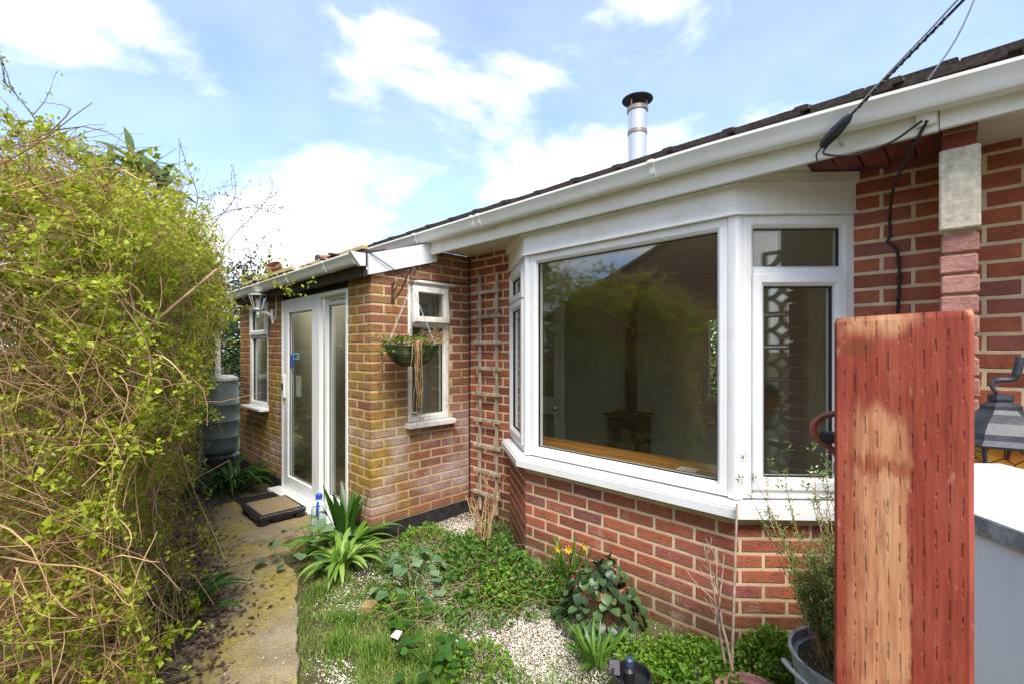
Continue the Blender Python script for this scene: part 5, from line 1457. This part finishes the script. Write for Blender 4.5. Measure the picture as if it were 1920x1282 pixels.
herb('leafy_weed', (-1.60, 1.42, 0), 'feathery weed clump between grass and white gravel', .16, .10, 420, .026, M['leaf_moss'])
herb('leafy_weed', (-2.40, 2.05, 0), 'tall loose weed clump just behind the round leaved weed', .22, .24, 800, .040, M['leaf_weed'])
herb('leafy_weed', (-1.98, 1.92, 0), 'bright trefoil leaved weed clump beside the dry stalks', .20, .20, 650, .036, M['leaf_moss'])
herb('leafy_weed', (-2.62, 2.10, 0), 'soft green weed clump between gravel and loose red brick', .18, .16, 600, .030, M['leaf_weed'])
herb('leafy_weed', (-1.66, 2.16, 0), 'weed clump with small leaves at the foot of the daffodils', .16, .18, 600, .030, M['leaf_weed'])
herb('leafy_weed', (-2.30, 1.42, 0), 'flat weed patch between the yellow half brick and gravel', .16, .06, 350, .026, M['leaf_moss'])
# ground cover along the bay
P = []
for cx, cy, r_, h, n in ((-1.12, 2.16, .24, .10, 1500), (-.86, 2.10, .24, .12, 1700), (-.60, 2.33, .20, .20, 1800), (-.45, 1.85, .22, .10, 900), (-.62, 1.80, .2, .09, 900), (-1.3, 1.98, .18, .06, 700), (-.95, 1.88, .2, .07, 800)):
    a = nr.random(n) * 6.283; rr = r_ * np.sqrt(nr.random(n)) * (1 + .15 * np.sin(a * 5)); hh = h * (1 - np.minimum(1, rr / r_) ** 2) * nr.random(n) ** .4
    P.append(np.stack([cx + np.cos(a) * rr, cy + np.sin(a) * rr, hh + .004], 1))
P = np.concatenate(P); n = len(P)
keep_ = ~((P[:, 1] > BAY_Y - .01) & (P[:, 0] < -.79)) & ~(P[:, 1] - BAY_Y > (P[:, 0] + .79) * .91 - .01); P = P[keep_]; n = len(P)
v, f, tt = leaf_soup(P, nr.normal(size=(n, 3)) + np.array([0, 0, .2]), nr.uniform(.014, .028, n), nr.uniform(.010, .020, n))
tag(link('herb_ground_cover', soup('herb_ground_cover', v, f, tt), M['leaf_moss']), 'bright green feathery ground cover along the foot of the bay', 'ground cover', kind='stuff')

# daffodil flowers
for i in range(4):
    x, y, z = -1.70 + rng.uniform(-.1, .1), 2.22 + rng.uniform(-.06, .06), rng.uniform(.26, .36)
    t = thing('yellow_flower', (x, y, 0), 'small yellow flower on a thin stem among the daffodil leaves', 'flower', 'yellow flowers by the bay')
    m = MB(); m.tube([(x, y, 0), (x + .01, y - .01, z)], .0025, 5); m.build('stem', M['leaf_strap'], t)
    m = MB()
    for k in range(6):
        a = k * 1.047; m.add([V(x + .01, y - .012, z), V(x + .01 + .016 * math.cos(a - .4), y - .02, z + .016 * math.sin(a - .4)), V(x + .01 + .026 * math.cos(a), y - .018, z + .026 * math.sin(a)), V(x + .01 + .016 * math.cos(a + .4), y - .02, z + .016 * math.sin(a + .4))], [(0, 1, 2, 3)])
    m.build('petals', M['flower'], t)

# bare twigs in front of the trellis wall
def bare_shrub(name, c, label, n, h, sp, mat, r0=.006, lean=(0, 0), branch=3):
    t = thing(name, c, label, 'shrub'); lines = []; rad = []
    for i in range(n):
        a = rng.random() * 6.283; p = V(*c) + V(rng.uniform(-.04, .04), rng.uniform(-.04, .04), 0); d = V(math.cos(a) * sp + lean[0], math.sin(a) * sp + lean[1], 1).normalized(); hh = h * rng.uniform(.55, 1)
        L = []
        for k in range(9):
            L.append(tuple(p)); d = (d + V(rng.uniform(-.14, .14), rng.uniform(-.14, .14), rng.uniform(-.02, .05))).normalized(); p = p + d * hh / 8
        lines.append(L); rad.append(np.linspace(r0, r0 * .35, 9))
        for b in range(branch):
            k = rng.randrange(3, 8); q = V(*L[k]); dd = V(rng.uniform(-1, 1), rng.uniform(-1, 1), .9).normalized(); l2 = hh * rng.uniform(.15, .35); L2 = []
            for j in range(9):
                L2.append(tuple(q)); dd = (dd + V(rng.uniform(-.15, .15), rng.uniform(-.15, .15), .05)).normalized(); q = q + dd * l2 / 8
            lines.append(L2); rad.append(np.linspace(r0 * .45, r0 * .2, 9))
    v, f = tube_soup(np.array(lines), np.array(rad), 5)
    o = link('stems', soup('stems', v, f, nr.random(len(v)) * .3 + .6, True), mat, t); o['kind'] = 'stuff'
    return t, lines
bare_shrub('bare_twig_shrub', (-2.50, 2.28, 0), 'clump of bare pale twigs standing before the trellis wall', 11, .62, .28, M['twig'], .0055)
_, rl = bare_shrub('bare_rose', (-.70, 2.06, .11), 'bare thorny rose stem rising from the pink terracotta pot', 2, .62, .06, M['cane'], .007, (-.12, .05), 7)

# rosemary in the tub
t = thing('rosemary_bush', (-.285, 2.13, .28), 'loose rosemary bush with pale flowers growing in the tin tub', 'shrub')
lines, P, D = [], [], []
for i in range(150):
    a = rng.random() * 6.283; p = V(-.285 + rng.uniform(-.10, .10), 2.13 + rng.uniform(-.10, .10), .28); sp = rng.uniform(.05, .55); hh = rng.uniform(.2, .50) if i > 24 else rng.uniform(.5, .75)
    d = V(math.cos(a) * sp, math.sin(a) * sp, 1).normalized(); L = []
    for k in range(9):
        L.append(tuple(p)); d = (d + V(rng.uniform(-.2, .2), rng.uniform(-.2, .2), .04)).normalized(); p = p + d * hh / 8
        if k > 2:
            for j in range(14 if (i > 24 or k > 6) else 5): P.append(tuple(p + V(rng.uniform(-.01, .01), rng.uniform(-.01, .01), rng.uniform(-.02, .02)))); D.append((rng.gauss(0, 1), rng.gauss(0, 1), rng.uniform(.2, 1.2)))
    lines.append(L)
v, f = tube_soup(np.array(lines), np.linspace(.0035, .0012, 9)[None].repeat(len(lines), 0), 4); o = link('stems', soup('stems', v, f, nr.random(len(v)) * .6), M['twig'], t); o['kind'] = 'stuff'
P, D = np.array(P), np.array(D); v, f, tt = leaf_soup(P, D, nr.uniform(.016, .030, len(P)), .006); o = link('needles', soup('needles', v, f, tt), M['leaf_rosemary'], t); o['kind'] = 'stuff'
tips = np.array([l[-1] for l in lines[:25]] * 4) + nr.normal(size=(100, 3)) * .008; v, f, tt = leaf_soup(tips, nr.normal(size=(100, 3)), .014, .008); o = link('blossom', soup('blossom', v, f, tt), M['pebble'], t); o['kind'] = 'stuff'

# ------------------------------------------------------------------ ground scatter
def in_path(x, y):
    lo = np.where(x > -3.5, np.interp(x, [-3.55, -2.55, -2.1, -.9], [.50, .12, -.1, -.35]), np.interp(x, [-7, -5, -3.5], [.5, .6, .5]))
    hi = np.where(x > -3.5, np.interp(x, [-3.5, -3.12, -2.08, -.9], [1.19, 1.17, .79, .42]), np.interp(x, [-7, -5.1, -5.0, -3.72, -3.5], [1.25, 1.1, 1.66, 1.66, 1.25]))
    return (y > lo) & (y < hi) & (x < -.9)
def ground_z(P): return .012 * np.sin(P[:, 0] * 2.3 + P[:, 1] * 1.1) + .010 * np.sin(P[:, 1] * 3.7 - P[:, 0] * .8) - .024
def free(P):
    x, y = P[:, 0], P[:, 1]
    ok = ~in_path(x, y)
    ok &= ~((y > PY - .02) & (x < PX1 + .02)) & ~(y > WALL_Y - .02)
    ok &= ~((y > BAY_Y - .01) & (x > -2.19) & (x < -.79))
    ok &= ~((x >= -.79) & (y > BAY_Y + (x + .79) * .91 - .02)) & ~((x <= -2.19) & (x > -2.75) & (y > BAY_Y + (-2.19 - x) * .72 - .02))
    return ok
octv = np.array([[1, 0, 0], [-1, 0, 0], [0, 1, 0], [0, -1, 0], [0, 0, 1], [0, 0, -1.0]]); octf = np.array([[0, 2, 4], [2, 1, 4], [1, 3, 4], [3, 0, 4], [2, 0, 5], [1, 2, 5], [3, 1, 5], [0, 3, 5]])
def pebbles(C, s):
    n = len(C); v = octv[None] * (nr.uniform(.55, 1.2, (n, 1, 3)) * s[:, None, None]) * np.array([1, 1, .65]); v = v + nr.normal(size=(n, 6, 3)) * s[:, None, None] * .15
    a = nr.random(n) * 6.283; ca, sa = np.cos(a)[:, None], np.sin(a)[:, None]
    v = np.stack([v[..., 0] * ca - v[..., 1] * sa, v[..., 0] * sa + v[..., 1] * ca, v[..., 2]], -1) + C[:, None]
    f = octf[None] + (np.arange(n) * 6)[:, None, None]
    return v.reshape(-1, 3), f.reshape(-1, 3), np.repeat(nr.random(n) ** .7, 6)
C = []
for cx, cy, rx, ry, n in ((-1.58, 1.74, .42, .26, 6500), (-1.30, 1.55, .34, .22, 2600), (-1.75, 1.90, .35, .16, 2200), (-2.55, 1.27, .16, .10, 700), (-2.98, 2.50, .30, .20, 2600), (-2.25, 1.76, .34, .22, 2600), (-2.75, 1.95, .3, .25, 1800), (-2.05, .95, .12, .06, 250), (-2.75, 1.62, .2, .2, 700), (-1.2, 1.2, .3, .3, 300), (-.9, 1.5, .3, .25, 900)):
    C.append(np.stack([cx + nr.normal(size=n) * rx * .6, cy + nr.normal(size=n) * ry * .6, np.zeros(n)], 1))
n = 700; C.append(np.stack([nr.uniform(-3.2, -.2, n), nr.uniform(.6, 2.7, n), np.zeros(n)], 1))
C = np.concatenate(C); C = C[free(C)]; C[:, 2] = ground_z(C) + nr.uniform(0, .010, len(C))
v, f, tt = pebbles(C, nr.uniform(.0035, .0085, len(C)))
tag(link('gravel', soup('gravel', v, f, tt), M['pebble']), 'patches of white and cream gravel in the garden bed', 'gravel', kind='stuff')
n = 1400; C = np.stack([nr.uniform(-4.9, -1.4, n), nr.uniform(.2, 1.6, n), np.zeros(n)], 1); C = C[in_path(C[:, 0], C[:, 1])]; C[:, 2] = .017 + (C[:, 0] < -3.55) * .008
v, f, tt = pebbles(C, nr.uniform(.0025, .006, len(C)))
tag(link('path_grit', soup('path_grit', v, f, tt), M['pebble']), 'loose pale grit scattered over the concrete path', 'gravel', kind='stuff')

# grass
G = []
for cx, cy, rx, ry, n in ((-1.95, 1.20, .42, .26, 5200), (-2.35, 1.10, .35, .16, 3000), (-2.85, 1.25, .25, .12, 1300), (-1.60, 1.15, .35, .25, 2500), (-1.35, 1.45, .3, .2, 1500), (-.9, 1.65, .4, .2, 1800), (-2.5, 1.45, .35, .2, 1500), (-2.15, 1.55, .3, .15, 1200)):
    G.append(np.stack([cx + nr.normal(size=n) * rx * .6, cy + nr.normal(size=n) * ry * .6, np.zeros(n)], 1))
G = np.concatenate(G); G = G[free(G)]; n = len(G); G[:, 2] = ground_z(G)
clump = .5 + .5 * np.sin(G[:, 0] * 17 + 2 * np.sin(G[:, 1] * 7)) * np.cos(G[:, 1] * 19 + np.sin(G[:, 0] * 9))
kp = nr.random(n) < .35 + .9 * clump ** 1.4; G = G[kp]; clump = clump[kp]; n = len(G)
h = nr.uniform(.015, .04, n) * (.5 + 1.2 * clump); a = nr.random(n) * 6.283; ln_ = nr.uniform(.2, .9, n)
D = np.stack([np.cos(a) * ln_, np.sin(a) * ln_, np.ones(n)], 1); S = np.stack([-np.sin(a), np.cos(a), np.zeros(n)], 1) * nr.uniform(.0012, .0024, n)[:, None]
mid = G + D * h[:, None] * .55; tip = G + D * h[:, None] + np.stack([np.cos(a), np.sin(a), -np.ones(n) * .4], 1) * h[:, None] * .3
v = np.stack([G - S, G + S, mid + S * .8, mid - S * .8, tip], 1).reshape(-1, 3); b = np.arange(n)[:, None] * 5
f = np.concatenate([b + np.array([[0, 1, 2]]), b + np.array([[0, 2, 3]]), b + np.array([[3, 2, 4]])], 0)
tag(link('grass', soup('grass', v, f, np.repeat(np.clip(1.0 - .95 * clump + nr.normal(size=n) * .18, 0, 1), 5)), M['grass']), 'short patchy grass between path and gravel', 'grass', kind='stuff')
# dry straw in the bed
n = 130; c = np.stack([nr.normal(-2.1, .28, n), nr.normal(1.85, .2, n), nr.uniform(.01, .14, n)], 1); d = norm(nr.normal(size=(n, 3)) * np.array([1, 1, .25])); l = nr.uniform(.08, .35, n)[:, None]
ln_ = np.stack([c - d * l * .5, c + np.array([0, 0, .02]), c + d * l * .5], 1); v, f = tube_soup(ln_, np.full((n, 3), .0013), 3)
tag(link('dry_stalks', soup('dry_stalks', v, f, nr.random(len(v))), M['straw']), 'dry straw coloured stalks lying through the weeds', 'stalks', kind='stuff')

# ------------------------------------------------------------------ the big overgrown shrub
def yf(x, z):
    base = .10 + (-x - 1.5) * .192
    s = np.clip((z - .5) / 1.5, 0, 1); s = s * s * (3 - 2 * s)
    return base + .27 * s * np.clip((-x - 1.9) / 2.2, 0, 1) + .09 * np.sin(x * 3.1 + z * 2.3 + 1) * np.sin(z * 2.9 - x * 1.3) + .05 * np.sin(x * 6 + z * 4) + .05 * np.sin(z * 7 - x * 2.3)
def ztop(x): return np.interp(x, [-7.4, -6.0, -5.0, -4.0, -3.0, -2.0, -1.2], [2.1, 2.44, 2.56, 2.54, 2.34, 2.02, 1.9]) + .10 * np.sin(x * 4.1) + .07 * np.sin(x * 9.7)
shrub = thing('overgrown_shrub', (-3.6, -.3, 0), 'huge tangled shrub of tan twigs with fresh yellow green leaves beside the path', 'shrub')
def sample(n, dscale, x0=-7.3, x1=-2.0):
    x = nr.uniform(x0, x1, n); zt = ztop(x); z = nr.random(n) ** .85 * zt
    d = np.minimum(nr.exponential(dscale, n), 1.7)
    rnd = np.clip((z - (zt - .55)) / .55, 0, 1)            # rounded shoulder
    return np.stack([x, yf(x, z) - d - .45 * rnd ** 2, z], 1), d
def twigs(n, Lr, k, dscale, rad, drift, wob, x0=-7.3, x1=-2.0):
    p, d = sample(n, dscale, x0, x1); L = nr.uniform(*Lr, n)[:, None]
    dirs = norm(nr.normal(size=(n, 3)) + drift); pts = [p]
    for i in range(k - 1):
        dirs = norm(dirs + nr.normal(size=(n, 3)) * wob + np.array([0, 0, -.05])); p = p + dirs * L / (k - 1); pts.append(p)
    A = np.stack(pts, 1)
    slack = nr.choice([1.0, 1.0, 1.0, 1.0, .5], n)[:, None] * np.ones(k)
    over = np.maximum(A[..., 1] - yf(A[..., 0], A[..., 2]) - .02, 0); A[..., 1] -= over * .82 * slack
    over = np.maximum(A[..., 2] - ztop(A[..., 0]), 0); A[..., 2] -= over * .55 * slack
    over = np.maximum(A[..., 0] + 1.95, 0); A[..., 0] -= over * .9
    A[..., 2] = np.maximum(A[..., 2], .03)
    for _ in range(2): A[:, 1:-1] = A[:, 1:-1] * .5 + (A[:, :-2] + A[:, 2:]) * .25
    r_ = nr.uniform(*rad, n)[:, None] * np.linspace(1, .45, k)[None]
    return A, r_, d
parts = []
A1, r1, d1 = twigs(11500, (.18, .55), 7, .22, (.0011, .0024), np.array([.3, .35, .15]), .28)
A2, r2, d2 = twigs(5200, (.3, .8), 7, .42, (.0016, .0036), np.array([.1, .1, .0]), .30)
A3, r3, d3 = twigs(300, (.5, 1.2), 14, .34, (.0024, .0048), np.array([.5, .45, .25]), .13)
for A_, r_ in ((A1, r1), (A2, r2)):
    v, f = tube_soup(A_, r_, 3); parts.append((v, f, np.repeat(nr.random(len(A_)) * .95, A_.shape[1] * 3)))
v, f, tt = merge(parts); o = link('twigs', soup('twigs', v, f, tt), M['twig'], shrub); o['kind'] = 'stuff'
v, f = tube_soup(A3, r3, 5); o = link('shoots', soup('shoots', v, f, np.repeat(.35 + nr.random(len(A3)) * .65, A3.shape[1] * 5), True), M['twig'], shrub); o['kind'] = 'stuff'
# limbs
def limb(pts, r0, r1):
    c = curve(pts, 7); m = MB(); m.tube(c, list(np.linspace(r0, r1, len(c))), 8); m.build('limb', M['limb'], shrub, smooth=True)
limb([(-3.3, -.30, 1.40), (-2.84, -.12, 1.455), (-2.66, .02, 1.43), (-2.56, .14, 1.435), (-2.52, .28, 1.53), (-2.52, .44, 1.70), (-2.7, .62, 1.88)], .011, .005)
limb([(-2.95, -.14, 1.20), (-2.7, -.05, 1.235), (-2.6, .05, 1.31), (-2.56, .14, 1.42), (-2.50, .20, 1.52)], .010, .007)
for i in range(26):
    x = rng.uniform(-6.6, -3.3); y0 = yf(np.array(x), np.array(0.)) - rng.uniform(.15, .8); h = float(ztop(np.array(x))) * rng.uniform(.5, .95); sx = rng.uniform(-.5, .6); sy = rng.uniform(-.1, .6)
    limb([(x, y0, -.05), (x + sx * .2, y0 + sy * .1, h * .35), (x + sx * .55, y0 + sy * .35, h * .75), (x + sx, y0 + sy * .75, h), (x + sx * 1.5, y0 + sy * 1.2, h * .92)], rng.uniform(.008, .016), .003)
# leaves
LP, LD, LL = [], [], []
for A_, d_, cl, pr in ((A1, d1, 9, .80), (A3, d3, 8, .5)):
    n, k, _ = A_.shape
    for j in range(1, k):
        P = A_[:, j]; zt = ztop(P[:, 0])
        lush = np.clip(.12 + .95 * (P[:, 2] / np.maximum(zt, .5)), 0, 1) * (.55 + .45 * np.sin(P[:, 0] * 6.1 + P[:, 2] * 5.3) * np.sin(P[:, 2] * 4.2 - P[:, 0] * 2.7)) + .12
        sel = (nr.random(n) < pr * lush * np.exp(-d_ * .9)) 
        Q = P[sel]; T = norm(A_[sel, j] - A_[sel, j - 1])
        size = nr.uniform(.013, .026, len(Q)) * np.where(nr.random(len(Q)) < .08, 1.6, 1)
        for c in range(cl):
            LP.append(Q + nr.normal(size=Q.shape) * .011); LD.append(T * .7 + nr.normal(size=Q.shape) * .8 + np.array([0, .1, .25])); LL.append(size * nr.uniform(.7, 1.25, len(Q)))
LP, LD, LL = np.concatenate(LP), np.concatenate(LD), np.concatenate(LL)
print('shrub leaves', len(LP))
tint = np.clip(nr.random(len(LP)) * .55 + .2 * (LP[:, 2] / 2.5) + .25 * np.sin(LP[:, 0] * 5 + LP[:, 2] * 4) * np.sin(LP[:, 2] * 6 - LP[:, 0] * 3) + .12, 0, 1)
v, f, tt = leaf_soup(LP, LD, LL, LL * nr.uniform(.5, .75, len(LP)), tint=tint); o = link('crown', soup('crown', v, f, tt), M['leaf_bush'], shrub); o['kind'] = 'stuff'
p, d = sample(9000, .75); p[:, 1] -= .22; v, f, tt = leaf_soup(p, nr.normal(size=(9000, 3)), nr.uniform(.03, .06, 9000), nr.uniform(.015, .03, 9000)); o = link('dead_leaves', soup('dead_leaves', v, f, tt), M['leaf_dead'], shrub); o['kind'] = 'stuff'
# long stray vines above the shrub and over the path, with small leaves
def vine(name, pts, label, r0, nleaf, mat_l, L=.022, group=None, subs=5):
    t = thing(name, tuple(pts[0]), label, 'vine', group)
    main = curve(pts, 8); m = MB(); m.tube(main, list(np.linspace(r0, r0 * .4, len(main))), 6); m.build('stem', M['darkvine'], t, smooth=True)
    ln_ = []; Q = [tuple(p) for p in main[len(main) // 3:]]
    for i in range(subs):
        p = V(*main[rng.randrange(len(main) // 4, len(main))]); d = V(rng.gauss(0, 1), rng.gauss(0, 1), rng.gauss(.4, .6)).normalized(); l = []
        for k in range(7):
            l.append(tuple(p)); d = (d + V(rng.gauss(0, .25), rng.gauss(0, .25), rng.gauss(0, .2))).normalized(); p = p + d * .05
        ln_.append(l); Q += l[2:]
    if ln_:
        v, f = tube_soup(np.array(ln_), np.linspace(r0 * .5, r0 * .2, 7)[None].repeat(len(ln_), 0), 4); o = link('twigs', soup('twigs', v, f, np.zeros(len(v))), M['darkvine'], t); o['kind'] = 'stuff'
    Q = np.array(Q)[nr.integers(0, len(Q), nleaf)] + nr.normal(size=(nleaf, 3)) * .012
    v, f, tt = leaf_soup(Q, nr.normal(size=(nleaf, 3)), nr.uniform(.6, 1.3, nleaf) * L, nr.uniform(.4, .7, nleaf) * L); o = link('foliage', soup('foliage', v, f, tt), mat_l, t); o['kind'] = 'stuff'
M['darkvine'] = simple('dark_vine_bark', (.10, .065, .045), .8, .3)
def px(u, v_, F_):
    """a point F_ metres in front of the camera along the ray of photo pixel (u, v)"""
    a = R(CA); sx = (u - 960) / FPX
    return (F_ * (-math.cos(a) + sx * math.sin(a)), F_ * (math.sin(a) + sx * math.cos(a)), CAM_H + (657 - v_) * F_ / FPX)
g = 'stray vines above the shrub'
lab = 'dark wiry vine with small leaves straying above the big shrub'
for pts in ([(30, 420, 2.6), (60, 330, 2.6), (75, 250, 2.55), (40, 190, 2.5), (2, 150, 2.45)], [(90, 420, 2.7), (60, 350, 2.7), (20, 330, 2.7), (0, 300, 2.6)],
            [(180, 420, 3.0), (140, 330, 3.0), (90, 260, 2.9), (70, 250, 2.9)], [(240, 440, 3.2), (190, 340, 3.2), (130, 290, 3.1), (75, 265, 3.0)], [(330, 460, 3.8), (370, 380, 3.8), (350, 310, 3.8), (335, 260, 3.8)]):
    vine('stray_vine', [px(*p) for p in pts], lab, .0045, 110, M['leaf_bush'], .022, g, 6)
for pts in ([(350, 480, 4.2), (400, 420, 4.2), (440, 370, 4.2), (437, 310, 4.2)], [(380, 520, 4.4), (440, 440, 4.4), (480, 400, 4.4), (515, 355, 4.4)], [(390, 560, 4.4), (440, 500, 4.4), (480, 470, 4.4), (500, 440, 4.4)], [(360, 430, 4.0), (420, 400, 4.0), (470, 390, 4.0), (520, 400, 4.0)], [(400, 600, 4.6), (450, 540, 4.6), (470, 490, 4.5), (455, 420, 4.5)]):
    vine('stray_vine', [px(*p) for p in pts], 'dark wiry vine with sparse reddish leaves reaching over the path by the porch', .0045, 60, M['leaf_dead'] if rng.random() < .6 else M['leaf_bush'], .024, 'stray vines over the path', 9)
vine('leafy_shoot', [px(*p) for p in ((380, 560, 4.0), (430, 540, 3.9), (480, 520, 3.8), (515, 530, 3.7), (548, 552, 3.6))], 'fresh green leafy shoot hanging before the porch gutter', .004, 200, M['leaf_bush'], .034, None, 8)
vine('leafy_shoot', [px(*p) for p in ((250, 900, 2.6), (330, 940, 2.6), (370, 985, 2.5), (402, 1035, 2.5))], 'long thin shoot with a leafy tip hanging low over the path', .004, 60, M['leaf_bush'], .03, None, 2)
vine('leafy_shoot', [px(*p) for p in ((230, 850, 2.9), (300, 900, 2.9), (350, 900, 2.9), (395, 925, 2.9))], 'thin shoot with fresh leaves reaching towards the strap leaves by the butt', .004, 60, M['leaf_bush'], .03, None, 3)

# long leaved shrub poking out of the top
bd_ = thing('long_leaved_shrub', (-4.7, .1, 0), 'grey green long leaved shrub poking out above the tangled shrub', 'shrub')
mes = [leaf_blade('long_leaf', 1, .20, rng.uniform(15, 60), rng.uniform(30, 90), lance, 8, .25) for _ in range(8)]
for (u, v_, F_) in ((205, 312, 3.0), (245, 300, 3.1), (282, 312, 3.1), (180, 335, 2.9), (260, 325, 3.0), (305, 335, 3.2)):
    c = V(*px(u, v_, F_)); m = MB(); m.tube(curve([(-4.7, .1, 0), ((c.x - 4.7) / 2, .2, 1.4), tuple(c)], 6), .008, 6); m.build('stem', M['limb'], bd_)
    for k in range(13):
        me = rng.choice(mes)
        if not me.materials: me.materials.append(M['leaf_bud'])
        link('leaf', me, None, bd_, tuple(c + V(0, 0, rng.uniform(-.10, .02))), (rng.uniform(-.3, .3), rng.uniform(-.5, .2), rng.random() * 6.283), rng.uniform(.16, .28))

# dark evergreens behind the water butt
def evergreen(name, c, label, rx, ry, h, n, L, mat, group=None):
    t = thing(name, c, label, 'tree', group)
    m = MB(); m.tube([(c[0], c[1], -.1), (c[0] + .05, c[1], h * .5), (c[0], c[1] + .05, h * .85)], [.07, .05, .015], 8); m.build('trunk', M['limb'], t, smooth=True)
    for k in range(7):
        a = rng.random() * 6.283; z0 = h * rng.uniform(.2, .6); m = MB(); m.tube([(c[0], c[1], z0), (c[0] + math.cos(a) * rx * .6, c[1] + math.sin(a) * ry * .6, z0 + h * .25)], [.025, .006], 6); m.build('limb', M['limb'], t)
    u = norm(nr.normal(size=(n, 3))); rr = nr.random(n) ** .28 * (1 + .22 * np.sin(u[:, 0] * 7 + u[:, 2] * 5) * np.cos(u[:, 1] * 6))
    P = np.stack([c[0] + u[:, 0] * rr * rx, c[1] + u[:, 1] * rr * ry, h * .52 + u[:, 2] * rr * h * .5], 1); P[:, 2] = np.maximum(P[:, 2], .02)
    v, f, tt = leaf_soup(P, u + nr.normal(size=(n, 3)) * .7, nr.uniform(.6, 1.2, n) * L, nr.uniform(.5, .8, n) * L); o = link('crown', soup('crown', v, f, tt), mat, t); o['kind'] = 'stuff'
evergreen('ivy_bush', (-9.2, 1.9, 0), 'dark ivy covered bush behind the grey water butt', 1.0, .9, 2.5, 9000, .07, M['leaf_dark'])
evergreen('evergreen_tree', (-11.5, .6, 0), 'dark evergreen tree glimpsed through the shrub beyond the butts', 1.5, 1.4, 3.0, 9000, .08, M['leaf_dark'])
evergreen('evergreen_tree', (-12.5, 3.6, 0), 'dark evergreen top showing just above the lean-to roof', 1.4, 1.4, 3.6, 8000, .09, M['leaf_dark'])

evergreen('rear_hedge', (-2.6, 8.2, 0), 'green garden hedge seen through the rear window of the room', 2.2, .8, 2.4, 9000, .09, M['leaf_weed'])
# leaf litter under the shrub
n = 5200; x = nr.uniform(-5.6, -1.3, n); y = yf(x, np.zeros(n)) + nr.normal(0.08, .16, n); P = np.stack([x, y, np.zeros(n)], 1); P[:, 2] = np.where(in_path(x, y), np.where(x < -3.55, .024, .016), ground_z(P) + .012) + nr.uniform(0, .012, n)
D = nr.normal(size=(n, 3)) * np.array([1, 1, .18]); v, f, tt = leaf_soup(P, D, nr.uniform(.018, .05, n), nr.uniform(.010, .024, n), fold=.15, up=nr.normal(size=(n, 3)) * .25 + np.array([0, 0, 1.]), tint=nr.random(n) ** 2.2)
tag(link('leaf_litter', soup('leaf_litter', v, f, tt), M['litter']), 'dark brown fallen leaves under the shrub along the path', 'leaf litter', kind='stuff')
